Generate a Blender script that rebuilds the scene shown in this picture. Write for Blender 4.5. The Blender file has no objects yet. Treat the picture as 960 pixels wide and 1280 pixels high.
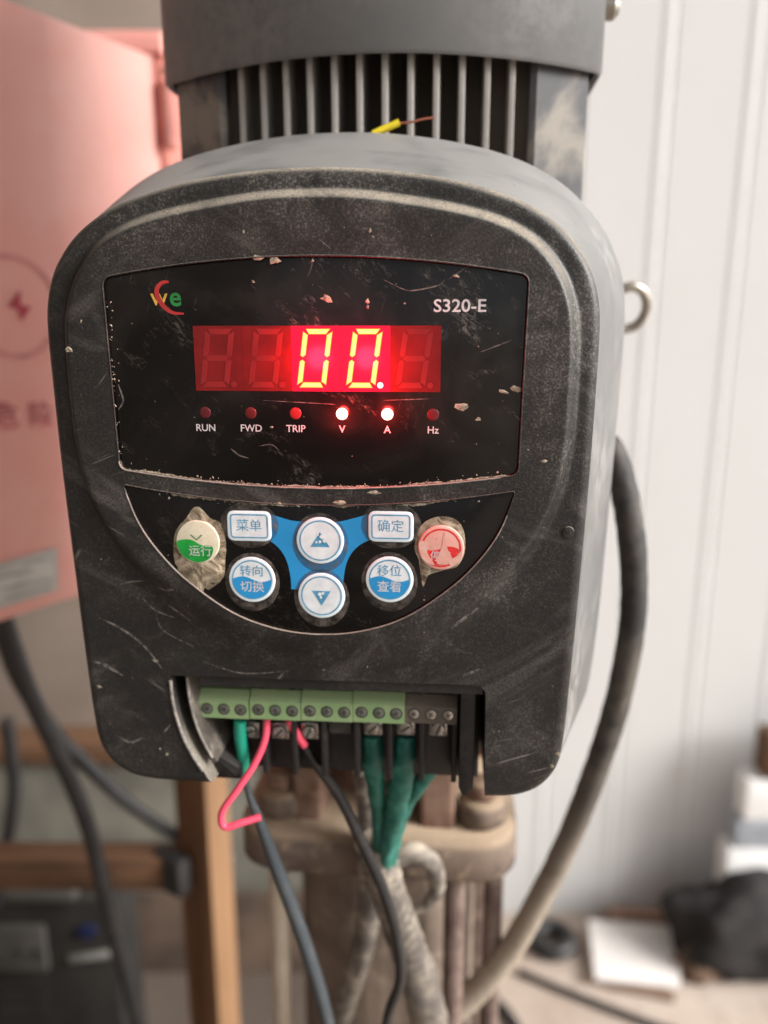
import bpy, bmesh, math, random
import numpy as np
from mathutils import Vector, Matrix, noise
random.seed(7)
C = bpy.context.scene.collection
S = bpy.context.scene
CAMZ = 0.77
PITCH = math.radians(13.0)
FPX = 962.0
# ------------------------------------------------------------------ camera
cam = bpy.data.cameras.new('camera'); camo = bpy.data.objects.new('camera', cam); C.objects.link(camo)
camo.location = (0, 0, CAMZ); camo.rotation_euler = (math.radians(90) - PITCH, 0, 0)
cam.sensor_fit = 'VERTICAL'; cam.sensor_height = 36.0; cam.lens = FPX / 1280 * 36.0
cam.clip_start = 0.01; cam.clip_end = 400
cam.dof.use_dof = True; cam.dof.focus_distance = 0.1815; cam.dof.aperture_fstop = 6.5
S.camera = camo
# ------------------------------------------------------------------ sky, sun, exposure
SUN_DIR = Vector((0.85, -0.30, 0.52)).normalized()          # towards the sun: right, behind the camera, high
w = bpy.data.worlds.new('World'); S.world = w; w.use_nodes = True
nt = w.node_tree; nt.nodes.clear()
sky = nt.nodes.new('ShaderNodeTexSky'); sky.sky_type = 'NISHITA'; sky.sun_disc = False
sky.sun_elevation = math.asin(SUN_DIR.z); sky.sun_rotation = math.atan2(SUN_DIR.x, SUN_DIR.y)
sky.dust_density = 4.0; sky.air_density = 1.0; sky.ozone_density = 1.0
hs = nt.nodes.new('ShaderNodeHueSaturation'); hs.inputs['Saturation'].default_value = 0.12
bg = nt.nodes.new('ShaderNodeBackground'); bg.inputs['Strength'].default_value = 0.12
wo = nt.nodes.new('ShaderNodeOutputWorld')
nt.links.new(sky.outputs[0], hs.inputs['Color']); nt.links.new(hs.outputs[0], bg.inputs['Color']); nt.links.new(bg.outputs[0], wo.inputs[0])
sd = bpy.data.lights.new('sun', 'SUN'); so = bpy.data.objects.new('sun', sd); C.objects.link(so)
sd.energy = 4.2; sd.angle = math.radians(30); sd.color = (1.0, 0.98, 0.95)
so.rotation_euler = (-SUN_DIR).to_track_quat('-Z', 'Y').to_euler()
S.view_settings.view_transform = 'Standard'; S.view_settings.look = 'None'
S.view_settings.exposure = 0.55; S.view_settings.gamma = 1.0
S.render.engine = 'CYCLES'; S.cycles.max_bounces = 8; S.cycles.use_denoising = True

# ------------------------------------------------------------------ frames and measuring
PSI = math.radians(5.0)
ORG = Vector((-0.01679, 0.18333, CAMZ))                     # centre of the drive's face, level with the camera
BASEV = 119.0
def ray(px, py):
    x = (px - 480) / FPX; y = -(py - 640) / FPX
    return Vector((x, math.cos(PITCH) + y * math.sin(PITCH), -math.sin(PITCH) + y * math.cos(PITCH)))
def wp(px, py, Y):                                          # world point at distance Y in front of the camera
    d = ray(px, py); return Vector((0, 0, CAMZ)) + d * (Y / d.y)
UX = Vector((math.cos(PSI), -math.sin(PSI), 0)); NN = Vector((-math.sin(PSI), -math.cos(PSI), 0))
def dp(px, py, h=0.0):                                      # millimetres across and up the drive's face, h above it
    d = ray(px, py); o = ORG + NN * (h / 1000) - Vector((0, 0, CAMZ))
    p = d * ((o @ NN) / (d @ NN))
    return ((p - o) @ UX * 1000, p.z * 1000)
def L(u, v, h=0.0): return Vector((u / 1000, -h / 1000, (v + BASEV) / 1000))   # drive's own coordinates, metres
def DW(u, v, h=0.0): return ORG + UX * (u / 1000) + NN * (h / 1000) + Vector((0, 0, v / 1000))

# ------------------------------------------------------------------ object helpers
def link(name, me, mat=None, parent=None, smooth=False, sharp=None):
    o = bpy.data.objects.new(name, me); C.objects.link(o)
    if mat is not None and len(me.materials) == 0: me.materials.append(mat)
    if parent: o.parent = parent
    if smooth:
        for p in me.polygons: p.use_smooth = True
        if sharp: me.set_sharp_from_angle(angle=math.radians(sharp))
    return o
def tag(o, label=None, cat=None, group=None, kind=None):
    if label: o['label'] = label
    if cat: o['category'] = cat
    if group: o['group'] = group
    if kind: o['kind'] = kind
    return o
def empty(name, loc, rz=0.0):
    o = bpy.data.objects.new(name, None); C.objects.link(o); o.location = loc; o.rotation_euler = (0, 0, rz); o.empty_display_size = 0.01
    return o
def mesh_from(name, verts, faces):
    me = bpy.data.meshes.new(name); me.from_pydata([tuple(v) for v in verts], [], faces); me.update()
    return me
def fix_normals(me):
    bm = bmesh.new(); bm.from_mesh(me); bmesh.ops.recalc_face_normals(bm, faces=bm.faces); bm.to_mesh(me); bm.free(); me.update(); return me
def loft(name, rings, cap0=True, cap1=True):
    n = len(rings[0]); vs = [v for r in rings for v in r]; fs = []
    for k in range(len(rings) - 1):
        for i in range(n):
            j = (i + 1) % n
            fs.append((k * n + i, k * n + j, (k + 1) * n + j, (k + 1) * n + i))
    if cap0: fs.append(tuple(range(n - 1, -1, -1)))
    if cap1: fs.append(tuple((len(rings) - 1) * n + i for i in range(n)))
    return fix_normals(mesh_from(name, vs, fs))
def area(p): return 0.5 * sum(p[i][0] * p[(i + 1) % len(p)][1] - p[(i + 1) % len(p)][0] * p[i][1] for i in range(len(p)))
def inset(p, d):
    n = len(p); s = 1 if area(p) > 0 else -1; out = []
    for i in range(n):
        a = p[i - 1]; b = p[i]; c = p[(i + 1) % n]
        e1 = Vector((b[0] - a[0], b[1] - a[1])); e2 = Vector((c[0] - b[0], c[1] - b[1]))
        if e1.length < 1e-9: e1 = e2
        if e2.length < 1e-9: e2 = e1
        e1 = e1.normalized(); e2 = e2.normalized()
        n1 = Vector((-e1.y, e1.x)) * s; n2 = Vector((-e2.y, e2.x)) * s
        m = (n1 + n2); m = m / max(m.length_squared, 0.6) * 2 if m.length > 1e-6 else n1
        out.append((b[0] + m.x * d, b[1] + m.y * d))
    return out
def fillet(p, rad, seg=6):
    out = []; n = len(p)
    for i in range(n):
        r = rad[i] if isinstance(rad, (list, tuple)) else rad
        b = Vector(p[i])
        if r <= 0: out.append(tuple(b)); continue
        a = Vector(p[i - 1]); c = Vector(p[(i + 1) % n])
        d1 = (a - b).normalized(); d2 = (c - b).normalized()
        ang = d1.angle(d2); t = min(r / math.tan(ang / 2), (a - b).length * 0.49, (c - b).length * 0.49); 
        p0 = b + d1 * t; p1 = b + d2 * t
        for k in range(seg + 1):
            q = k / seg; out.append(tuple((1 - q) ** 2 * p0 + 2 * q * (1 - q) * b + q * q * p1))
    return out
def circle(cu, cv, r, n=32, ry=None): return [(cu + r * math.cos(2 * math.pi * i / n), cv + (ry or r) * math.sin(2 * math.pi * i / n)) for i in range(n)]
def catmull(p, n, closed=False):
    P = [Vector(q) for q in p]; m = len(P); out = []
    segs = m if closed else m - 1
    for i in range(segs):
        if closed: a, b, c, d = P[i - 1], P[i], P[(i + 1) % m], P[(i + 2) % m]
        else:
            b, c = P[i], P[i + 1]; a = P[i - 1] if i else b * 2 - c; d = P[i + 2] if i + 2 < m else c * 2 - b
        for k in range(n):
            t = k / n
            out.append(0.5 * ((2 * b) + (c - a) * t + (2 * a - 5 * b + 4 * c - d) * t * t + (3 * b - a - 3 * c + d) * t ** 3))
    if not closed: out.append(P[-1])
    return out
def tube_mesh(name, pts, rad, seg=14, n=10, rough=0.0, closed=False):
    cv = catmull(pts, n, closed) if len(pts) > 2 else [Vector(p) for p in pts]
    m = len(cv); rings = []
    t0 = (cv[1] - cv[0]).normalized(); up = Vector((0, 0, 1)) if abs(t0.z) < 0.9 else Vector((1, 0, 0))
    nrm = t0.cross(up).normalized()
    for i in range(m):
        t = (cv[(i + 1) % m if closed else min(i + 1, m - 1)] - cv[(i - 1) if (closed or i) else 0]).normalized()
        nrm = (nrm - t * nrm.dot(t)).normalized(); bn = t.cross(nrm)
        f = i / (m - 1)
        r = rad if not isinstance(rad, (list, tuple)) else np.interp(f, np.linspace(0, 1, len(rad)), rad)
        ring = []
        for k in range(seg):
            a = 2 * math.pi * k / seg; rr = r
            if rough: rr *= 1 + rough * noise.noise(Vector((cv[i].x * 260 + math.cos(a) * 1.1, cv[i].y * 260 + math.sin(a) * 1.1, cv[i].z * 260)))
            ring.append(cv[i] + (nrm * math.cos(a) + bn * math.sin(a)) * rr)
        rings.append(ring)
    if closed:
        rings.append(rings[0]); return loft(name, rings, False, False)
    return loft(name, rings)
def tube(name, pts, rad, mat, parent=None, **k): return link(name, tube_mesh(name, pts, rad, **k), mat, parent, True, 50)
def rebase(o, base):                                         # put a mesh thing's origin at its own base
    base = Vector(base); o.data.transform(Matrix.Translation(-base)); o.location = base; return o
# in the drive's frame
def sheet(name, poly, h, mat, parent, flip=False):
    vs = [L(u, v, h) for u, v in poly]; f = list(range(len(vs)))
    if area(poly) < 0: f.reverse()
    return link(name, mesh_from(name, vs, [tuple(f)]), mat, parent)
def prism(name, poly, h0, h1, mat, parent, r=0.0, seg=3, sharp=40):
    rings = [[L(u, v, h0) for u, v in poly]]
    if r > 0:
        for k in range(seg + 1):
            a = math.pi / 2 * k / seg
            q = inset(poly, r * (1 - math.cos(a))) if k else poly
            rings.append([L(u, v, h1 - r + r * math.sin(a)) for u, v in q])
    else: rings.append([L(u, v, h1) for u, v in poly])
    return link(name, loft(name, rings), mat, parent, r > 0, sharp)
def to_mesh_object(o):                                       # lettering becomes a plain mesh
    bpy.context.view_layer.update()
    me = bpy.data.meshes.new_from_object(o.evaluated_get(bpy.context.evaluated_depsgraph_get()))
    nm_ = o.name; q = bpy.data.objects.new(nm_, me); par = o.parent; mat_ = o.data.materials[0]; ml = o.matrix_basis.copy()
    bpy.data.objects.remove(o); q.name = nm_; C.objects.link(q); q.parent = par; q.matrix_basis = ml
    if len(me.materials) == 0: me.materials.append(mat_)
    return q
def text(name, s, size, u, v, h, mat, parent, align='CENTER', bold=0.0, shear=0.0, sx=1.0):
    cu = bpy.data.curves.new(name, 'FONT'); cu.body = s; cu.size = size / 1000; cu.align_x = align; cu.align_y = 'CENTER'
    cu.offset = bold / 1000; cu.shear = shear; cu.resolution_u = 3
    o = bpy.data.objects.new(name, cu); C.objects.link(o); cu.materials.append(mat); o.parent = parent
    o.location = L(u, v, h); o.rotation_euler = (math.pi / 2, 0, 0); o.scale = (sx, 1, 1)
    return to_mesh_object(o)
def box_mesh(name, lo, hi, bev=0.0):
    bm = bmesh.new(); bmesh.ops.create_cube(bm, size=1.0)
    for v in bm.verts: v.co = Vector([(lo[i] + hi[i]) / 2 + v.co[i] * (hi[i] - lo[i]) for i in range(3)])
    if bev: bmesh.ops.bevel(bm, geom=bm.edges[:], offset=bev, segments=2, affect='EDGES', profile=0.6)
    me = bpy.data.meshes.new(name); bm.to_mesh(me); bm.free(); return me
def box(name, lo, hi, mat, parent=None, bev=0.0): return link(name, box_mesh(name, lo, hi, bev), mat, parent, bev > 0, 30)

# ------------------------------------------------------------------ materials
class N:
    def __init__(s, name):
        s.m = bpy.data.materials.new(name); s.m.use_nodes = True; s.t = s.m.node_tree; s.t.nodes.clear()
        s.out = s.t.nodes.new('ShaderNodeOutputMaterial'); s.b = s.t.nodes.new('ShaderNodeBsdfPrincipled')
        s.t.links.new(s.b.outputs[0], s.out.inputs[0]); s.tc = s.t.nodes.new('ShaderNodeTexCoord')
    def put(s, sock, v):
        if isinstance(v, bpy.types.NodeSocket): s.t.links.new(v, sock)
        elif isinstance(v, (tuple, list)) and len(v) == 3 and sock.type == 'RGBA': sock.default_value = (*v, 1)
        else: sock.default_value = v
    def co(s, scale=(1, 1, 1), rot=(0, 0, 0), loc=(0, 0, 0)):
        m = s.t.nodes.new('ShaderNodeMapping'); s.t.links.new(s.tc.outputs['Object'], m.inputs[0])
        if any(rot): m.vector_type = 'TEXTURE'; scale = tuple(1 / q for q in scale); loc = tuple(q * 0.1 for q in loc)   # turn first, then stretch
        m.inputs['Scale'].default_value = scale; m.inputs['Rotation'].default_value = rot; m.inputs['Location'].default_value = loc
        return m.outputs[0]
    def noise(s, scale, detail=3, rough=0.55, co=None, dist=0.0):
        n = s.t.nodes.new('ShaderNodeTexNoise'); n.inputs['Scale'].default_value = scale; n.inputs['Detail'].default_value = detail
        n.inputs['Roughness'].default_value = rough; n.inputs['Distortion'].default_value = dist
        s.t.links.new(co if co is not None else s.tc.outputs['Object'], n.inputs['Vector']); return n.outputs[0]
    def ramp(s, v, a, b, lo=0.0, hi=1.0):
        r = s.t.nodes.new('ShaderNodeMapRange'); r.interpolation_type = 'SMOOTHSTEP'; s.put(r.inputs[0], v)
        r.inputs[1].default_value = a; r.inputs[2].default_value = b; r.inputs[3].default_value = lo; r.inputs[4].default_value = hi; return r.outputs[0]
    def math(s, op, a, b=0.0):
        m = s.t.nodes.new('ShaderNodeMath'); m.operation = op; s.put(m.inputs[0], a); s.put(m.inputs[1], b); m.use_clamp = op != 'MULTIPLY_ADD'; return m.outputs[0]
    def mix(s, f, a, b):
        m = s.t.nodes.new('ShaderNodeMix'); m.data_type = 'RGBA'; s.put(m.inputs['Factor'], f); s.put(m.inputs['A'], a) if False else None
        s.put([i for i in m.inputs if i.name == 'A' and i.type == 'RGBA'][0], a); s.put([i for i in m.inputs if i.name == 'B' and i.type == 'RGBA'][0], b)
        return [o for o in m.outputs if o.type == 'RGBA'][0]
    def up(s, axis=(0, 0, 1)):
        g = s.t.nodes.new('ShaderNodeNewGeometry'); d = s.t.nodes.new('ShaderNodeVectorMath'); d.operation = 'DOT_PRODUCT'
        s.t.links.new(g.outputs['Normal'], d.inputs[0]); d.inputs[1].default_value = axis; return d.outputs['Value']
    def bump(s, v, strength, dist=0.0003, base=None):
        b = s.t.nodes.new('ShaderNodeBump'); b.inputs['Strength'].default_value = strength; b.inputs['Distance'].default_value = dist
        s.t.links.new(v, b.inputs['Height']); 
        if base is not None: s.t.links.new(base, b.inputs['Normal'])
        return b.outputs[0]
    def set(s, **k):
        names = dict(color='Base Color', rough='Roughness', metal='Metallic', normal='Normal', spec='Specular IOR Level', alpha='Alpha', coat='Coat Weight', trans='Transmission Weight', sheen='Sheen Weight', em='Emission Color', es='Emission Strength', coatr='Coat Roughness', sss='Subsurface Weight')
        for a, v in k.items(): s.put(s.b.inputs[names[a]], v)
        return s
def plain(name, color, rough=0.5, metal=0.0, var=0.12, scale=60.0, bump=0.0, bscale=900.0, bdist=0.0003, **k):
    n = N(name); v = n.noise(scale, 4)
    c2 = tuple(c * (1 - 2.2 * var) for c in color); c1 = tuple(min(1, c * (1 + 1.6 * var)) for c in color)
    n.set(color=n.mix(n.ramp(v, 0.3, 0.7), c2, c1), rough=rough, metal=metal, **k)
    if bump: n.set(normal=n.bump(n.noise(bscale, 3), bump, bdist))
    return n.m
def dusty(name, color, dust, amount, rough=0.55, metal=0.0, scale=40.0, fine=700.0, updust=0.5, bump=0.15, bscale=1500.0, bdist=0.0002, spec=0.5):
    n = N(name); a = n.noise(scale, 5, 0.65); f = n.noise(fine, 3, 0.7)
    m = n.math('MULTIPLY', n.ramp(a, 0.35, 0.75), n.ramp(f, 0.3, 0.65))
    u = n.ramp(n.up(), 0.15, 0.95, 0, updust)
    u = n.math('MULTIPLY', u, n.ramp(n.noise(scale * 2.2, 4), 0.2, 0.6, 0.4, 1.0))
    m = n.math('MAXIMUM', n.math('MULTIPLY', m, amount), u)
    n.set(color=n.mix(m, color, dust), rough=n.ramp(m, 0, 1, rough, min(1, rough + 0.35)), metal=(n.ramp(m, 0, 0.6, metal, 0) if metal else 0.0), spec=spec,
          normal=n.bump(n.noise(bscale, 2), bump, bdist))
    return n.m
DUST = (0.265, 0.24, 0.21)
def body_plastic():
    n = N('dusty_black_plastic')
    big = n.noise(22, 5, 0.6); mid = n.noise(95, 5, 0.65, dist=0.6); grain = n.noise(1750, 2, 0.7); fine = n.noise(800, 3, 0.7)
    cloud = n.math('MULTIPLY', n.ramp(big, 0.35, 0.7), n.ramp(mid, 0.3, 0.72))
    speck = n.math('MULTIPLY', n.math('MULTIPLY', n.ramp(grain, 0.42, 0.66), n.ramp(fine, 0.35, 0.6)), n.ramp(cloud, 0.0, 0.5, 0.28, 1.0))
    d = n.math('ADD', n.math('MULTIPLY', speck, 0.36), n.math('MULTIPLY', cloud, 0.17))
    sx_ = n.t.nodes.new('ShaderNodeVectorMath'); sx_.operation = 'DOT_PRODUCT'; n.t.links.new(n.tc.outputs['Object'], sx_.inputs[0]); sx_.inputs[1].default_value = (0.75, 0, 1.0)
    d = n.math('MULTIPLY', d, n.ramp(sx_.outputs['Value'], 0.0, 0.15, 0.42, 1.0))   # less dust towards the lower left
    upd = n.math('MULTIPLY', n.ramp(n.up((0.25, 0.0, 0.97)), 0.2, 0.88), n.ramp(grain, 0.25, 0.6, 0.55, 1.0))
    upd = n.math('MULTIPLY', upd, n.ramp(mid, 0.25, 0.6, 0.6, 1.0))
    d = n.math('MAXIMUM', d, n.math('MULTIPLY', upd, 0.85))
    # rubbed streaks
    st = None
    for rot, sc, off in ((0.55, (30, 30, 520), 3.1), (-0.9, (26, 26, 430), 8.7), (-0.35, (40, 40, 700), 1.7)):
        s_ = n.noise(1.0, 3, 0.6, n.co(scale=sc, rot=(0, rot, 0), loc=(off, 0, off)))
        s_ = n.math('MULTIPLY', n.ramp(s_, 0.64, 0.74), n.ramp(n.noise(38, 3, 0.5, n.co(loc=(off, off, 0))), 0.5, 0.62))
        st = s_ if st is None else n.math('MAXIMUM', st, s_)
    d = n.math('MAXIMUM', d, n.math('MULTIPLY', st, 0.55))
    for rot, off, amt in ((0.5, 4.4, 0.26), (-0.6, 9.2, 0.2)):
        sm = n.noise(1.0, 5, 0.62, n.co(scale=(22, 30, 75), rot=(0, rot, 0), loc=(off, 0, off)), 0.8)
        d = n.math('MAXIMUM', d, n.math('MULTIPLY', n.math('MULTIPLY', n.ramp(sm, 0.52, 0.72), n.ramp(grain, 0.3, 0.62, 0.25, 1.0)), amt))
    n.set(color=n.mix(d, (0.012, 0.011, 0.0105), n.mix(upd, DUST, (0.37, 0.315, 0.245))), rough=n.ramp(d, 0, 0.8, 0.42, 0.9), spec=0.36,
          normal=n.bump(grain, 0.4, 0.00024))
    return n.m
def gloss_panel(name, col, rough=0.09, k=1.0):
    n = N(name)
    a = n.noise(48, 5, 0.7, n.co(scale=(1, 1, 1.9), rot=(0, 0.5, 0)), 1.2); f = n.noise(1.0, 4, 0.75, n.co(scale=(520, 520, 1300), rot=(0, 0.75, 0)), 0.9); sm = n.noise(26, 4, 0.55, dist=1.5)
    st = n.noise(1.0, 3, 0.6, n.co(scale=(60, 60, 900), rot=(0, 0.7, 0))); st2 = n.noise(1.0, 3, 0.6, n.co(scale=(900, 60, 60), rot=(0, 0.35, 0)))
    dirt = n.math('MULTIPLY', n.ramp(a, 0.53, 0.72), n.ramp(f, 0.45, 0.72))
    scr = n.math('MULTIPLY', n.math('MAXIMUM', n.ramp(st, 0.66, 0.74), n.ramp(st2, 0.67, 0.75)), n.ramp(sm, 0.48, 0.62))
    d = n.math('ADD', n.math('MULTIPLY', dirt, 0.42 * k), n.math('MULTIPLY', scr, 0.30 * k)); d = n.math('ADD', d, n.ramp(sm, 0.42, 0.75, 0.0, 0.035 * k))
    n.set(color=n.mix(d, col, (0.36, 0.31, 0.27)), rough=n.math('ADD', n.ramp(sm, 0.3, 0.7, rough, rough + 0.14), n.math('MULTIPLY', dirt, 0.5)), spec=0.28)
    return n.m
def emit(name, col, strength, base=(0.02, 0.005, 0.005), rough=0.3):
    n = N(name); n.set(color=base, rough=rough, em=col, es=strength); return n.m

M = {}
M['body'] = body_plastic()
M['flank'] = dusty('dusty_plastic_flank', (0.105, 0.104, 0.102), (0.30, 0.288, 0.27), 0.7, 0.32, scale=26, fine=160, updust=0.55, bump=0.06, bscale=1200)
M['lip'] = dusty('worn_lit_plastic_edge', (0.10, 0.092, 0.085), (0.42, 0.37, 0.31), 0.9, 0.5, scale=150, updust=0.7)  # dusty bay edges, and light painted on the recess rims
M['panel'] = gloss_panel('black_gloss_label', (0.0045, 0.004, 0.004))
M['keypad'] = gloss_panel('black_keypad_film', (0.004, 0.0035, 0.0035), 0.16, 0.22)
M['print'] = plain('white_print', (0.52, 0.52, 0.52), 0.5)
M['led_off'] = plain('dark_red_lens', (0.105, 0.009, 0.010), 0.25)
M['led_dim'] = plain('red_lens', (0.28, 0.014, 0.016), 0.25)
M['led_faint'] = plain('faint_red_lens', (0.07, 0.008, 0.010), 0.25)
M['led_on'] = emit('lit_red_lens', (1.0, 0.30, 0.22), 6.0)
M['seg_on'] = emit('lit_segment', (1.0, 0.66, 0.14), 1.6)
M['seg_edge'] = emit('lit_segment_edge', (1.0, 0.20, 0.05), 1.15)
M['seg_mid'] = emit('lit_segment_middle', (1.0, 0.48, 0.05), 1.35)
M['dot_on'] = emit('lit_point', (1.0, 0.30, 0.30), 3.2)
M['digit_lit'] = emit('lit_digit_back', (0.80, 0.0, 0.05), 0.56, (0.14, 0.005, 0.008))
M['digit_off'] = plain('unlit_red_window', (0.145, 0.006, 0.007), 0.22, var=0.1, scale=140)
M['seg_off'] = plain('unlit_segment', (0.20, 0.011, 0.012), 0.3, var=0.1)
M['blue'] = plain('blue_print', (0.018, 0.24, 0.52), 0.35, var=0.05)
M['blue_line'] = plain('blue_line_print', (0.07, 0.26, 0.42), 0.4, var=0.15, scale=400)
M['white_cap'] = plain('pale_button_face', (0.62, 0.66, 0.68), 0.35, var=0.05, scale=300)
M['white_rim'] = plain('pale_button_rim', (0.66, 0.74, 0.78), 0.35, var=0.04)
M['green_btn'] = plain('green_print', (0.006, 0.26, 0.035), 0.35, var=0.1, scale=300)
M['cream'] = dusty('yellowed_button_face', (0.60, 0.56, 0.42), (0.45, 0.38, 0.27), 0.7, 0.35, scale=300, updust=0)
M['pink_cap'] = dusty('rubbed_pink_button_face', (0.62, 0.30, 0.25), (0.60, 0.46, 0.38), 0.9, 0.4, scale=250, updust=0)
M['red_btn'] = plain('red_print', (0.62, 0.025, 0.025), 0.4, var=0.12, scale=500)
def clear_film():
    n = N('scuffed_clear_film'); v = n.noise(420, 4, 0.6); n.set(color=n.mix(n.ramp(v, 0.3, 0.7), (0.03, 0.026, 0.023), (0.13, 0.11, 0.095)), rough=0.22, spec=0.6, alpha=n.ramp(v, 0.3, 0.75, 0.28, 0.6), normal=n.bump(v, 0.4, 0.0004)); return n.m
M['film'] = clear_film()
M['film_old'] = plain('dark_clear_film', (0.018, 0.015, 0.014), 0.3, var=0.3, scale=300, bump=0.3, bscale=700)
def torn():
    n = N('torn_yellow_film'); v = n.noise(170, 3, 0.5, dist=1.6); f = n.noise(500, 3)
    n.set(color=n.mix(n.ramp(v, 0.3, 0.7), (0.26, 0.205, 0.14), (0.47, 0.39, 0.28)), rough=0.14, spec=0.6, alpha=n.ramp(v, 0.3, 0.65, 0.45, 0.88), normal=n.bump(v, 0.9, 0.0010)); return n.m
M['torn'] = torn()
M['flake'] = plain('dry_mud_flake', (0.30, 0.255, 0.19), 0.9, var=0.3, scale=900)
M['scuff'] = plain('pale_scuff', (0.095, 0.085, 0.074), 0.8, var=0.4, scale=700)
M['logo_y'] = plain('yellow_print', (0.50, 0.30, 0.05), 0.4); M['logo_r'] = plain('logo_red_print', (0.42, 0.03, 0.03), 0.4); M['logo_g'] = plain('logo_green_print', (0.015, 0.16, 0.035), 0.4)
M['term_green'] = dusty('green_terminal_plastic', (0.20, 0.31, 0.14), (0.36, 0.35, 0.22), 0.6, 0.5, scale=120, updust=0.35)
M['term_grey'] = dusty('grey_terminal_plastic', (0.085, 0.068, 0.055), (0.20, 0.16, 0.12), 0.6, 0.5, scale=160, updust=0.4)
M['hole'] = plain('dark_hole', (0.02, 0.03, 0.018), 0.6)
M['screw'] = dusty('dull_screw', (0.24, 0.25, 0.23), (0.05, 0.055, 0.04), 0.8, 0.35, 1.0, scale=700, updust=0.2)
M['bright'] = dusty('bright_clamp', (0.5, 0.46, 0.43), (0.06, 0.045, 0.04), 1.0, 0.25, 1.0, scale=500, updust=0.1)
M['bay_dusty'] = dusty('dusty_bay_wall', (0.05, 0.042, 0.036), (0.24, 0.20, 0.16), 0.9, 0.6, scale=120, updust=0.3)
M['bay'] = dusty('bay_black_plastic', (0.008, 0.0075, 0.008), (0.10, 0.082, 0.072), 0.3, 0.5, scale=90, updust=0.3)
M['w_green'] = dusty('teal_insulation', (0.004, 0.24, 0.155), (0.03, 0.22, 0.17), 0.7, 0.4, scale=90, updust=0.0, bump=0.2, bscale=500)
M['w_green_dirty'] = dusty('grimy_teal_insulation', (0.004, 0.10, 0.075), (0.06, 0.27, 0.21), 1.0, 0.5, bump=0.6, bscale=350, scale=170, fine=260, updust=0.0)
M['w_red'] = plain('pink_red_insulation', (0.78, 0.075, 0.135), 0.38, var=0.05)
M['w_black'] = dusty('black_insulation', (0.011, 0.011, 0.012), (0.09, 0.08, 0.072), 0.35, 0.42, scale=60, updust=0.25)
M['w_grey'] = dusty('slate_insulation', (0.040, 0.050, 0.058), (0.14, 0.14, 0.135), 0.4, 0.42, scale=60, updust=0.2)
M['cable'] = dusty('dusty_cable', (0.075, 0.062, 0.055), (0.42, 0.36, 0.28), 1.0, 0.7, scale=70, fine=300, updust=0.9, bump=0.4, bscale=500)
def muddy_low():
    n = N('ribbed_cable_muddy_below'); v = n.noise(55, 5, 0.65); f = n.noise(260, 3)
    sp = n.t.nodes.new('ShaderNodeSeparateXYZ'); n.t.links.new(n.tc.outputs['Object'], sp.inputs[0])
    m = n.math('MULTIPLY', n.ramp(n.math('MULTIPLY_ADD', v, 0.10) if False else sp.outputs[2], 0.16, 0.05), n.ramp(v, 0.2, 0.5, 0.55, 1.0))
    m = n.math('MAXIMUM', m, n.math('MULTIPLY', n.ramp(v, 0.4, 0.7), 0.25))
    n.set(color=n.mix(m, (0.028, 0.025, 0.024), (0.36, 0.30, 0.235)), rough=0.7, normal=n.bump(f, 0.4, 0.0008)); return n.m
M['cable_muddy'] = muddy_low()
M['cable_dark'] = dusty('ribbed_dark_cable', (0.030, 0.027, 0.026), (0.22, 0.19, 0.16), 0.5, 0.6, scale=40, updust=0.5, bump=0.3, bscale=500)
M['yellow'] = plain('yellow_insulation', (0.70, 0.55, 0.02), 0.4, var=0.1); M['copper'] = plain('bare_copper', (0.55, 0.20, 0.13), 0.4, 0.9)
M['cover'] = dusty('dusty_grey_steel', (0.115, 0.115, 0.115), (0.24, 0.225, 0.205), 0.6, 0.42, 0.0, scale=16, fine=220, updust=0.4, bump=0.08, bscale=400)
M['fin'] = dusty('dusty_cast_metal', (0.27, 0.252, 0.235), (0.40, 0.37, 0.32), 0.8, 0.55, 0.0, scale=25, updust=0.4)
M['core'] = dusty('dark_motor_core', (0.085, 0.068, 0.052), (0.14, 0.11, 0.085), 0.7, 0.8, scale=30, updust=0.3)
def pad():
    n = N('muddy_motor_pad'); v = n.noise(34, 5, 0.6, n.co(loc=(0.21, 0, 0.07)), 0.5); n.set(color=n.mix(n.ramp(v, 0.42, 0.62), (0.05, 0.049, 0.053), (0.20, 0.178, 0.15)), rough=0.7, normal=n.bump(v, 0.3, 0.001)); return n.m
M['pad'] = pad()
def rusty(name, a, b, c, s=40):
    n = N(name); v = n.noise(s, 5, 0.65); q = n.noise(s * 3, 4, 0.6)
    col = n.mix(n.ramp(v, 0.35, 0.6), a, b); col = n.mix(n.math('MAXIMUM', n.ramp(q, 0.55, 0.75, 0, 0.7), n.ramp(n.up(), 0.3, 0.9, 0, 0.7)), col, c)
    n.set(color=col, rough=0.8, normal=n.bump(q, 0.4, 0.0015)); return n.m
M['flange'] = rusty('muddy_cast_iron', (0.075, 0.054, 0.045), (0.15, 0.105, 0.078), (0.38, 0.28, 0.185))
M['rust'] = rusty('rusty_cast_iron', (0.10, 0.045, 0.028), (0.20, 0.12, 0.085), (0.34, 0.24, 0.16))
M['barrel'] = rusty('muddy_pump_barrel', (0.12, 0.085, 0.065), (0.20, 0.15, 0.115), (0.34, 0.27, 0.20), 22)
M['rod'] = rusty('rusty_tie_rod', (0.09, 0.055, 0.045), (0.16, 0.11, 0.09), (0.28, 0.22, 0.17), 60)
M['rod_pale'] = rusty('dusty_tie_rod', (0.40, 0.33, 0.25), (0.46, 0.38, 0.29), (0.5, 0.42, 0.33), 60)
M['eye'] = plain('galvanised_steel', (0.36, 0.33, 0.28), 0.4, 0.7, var=0.15)
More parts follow.
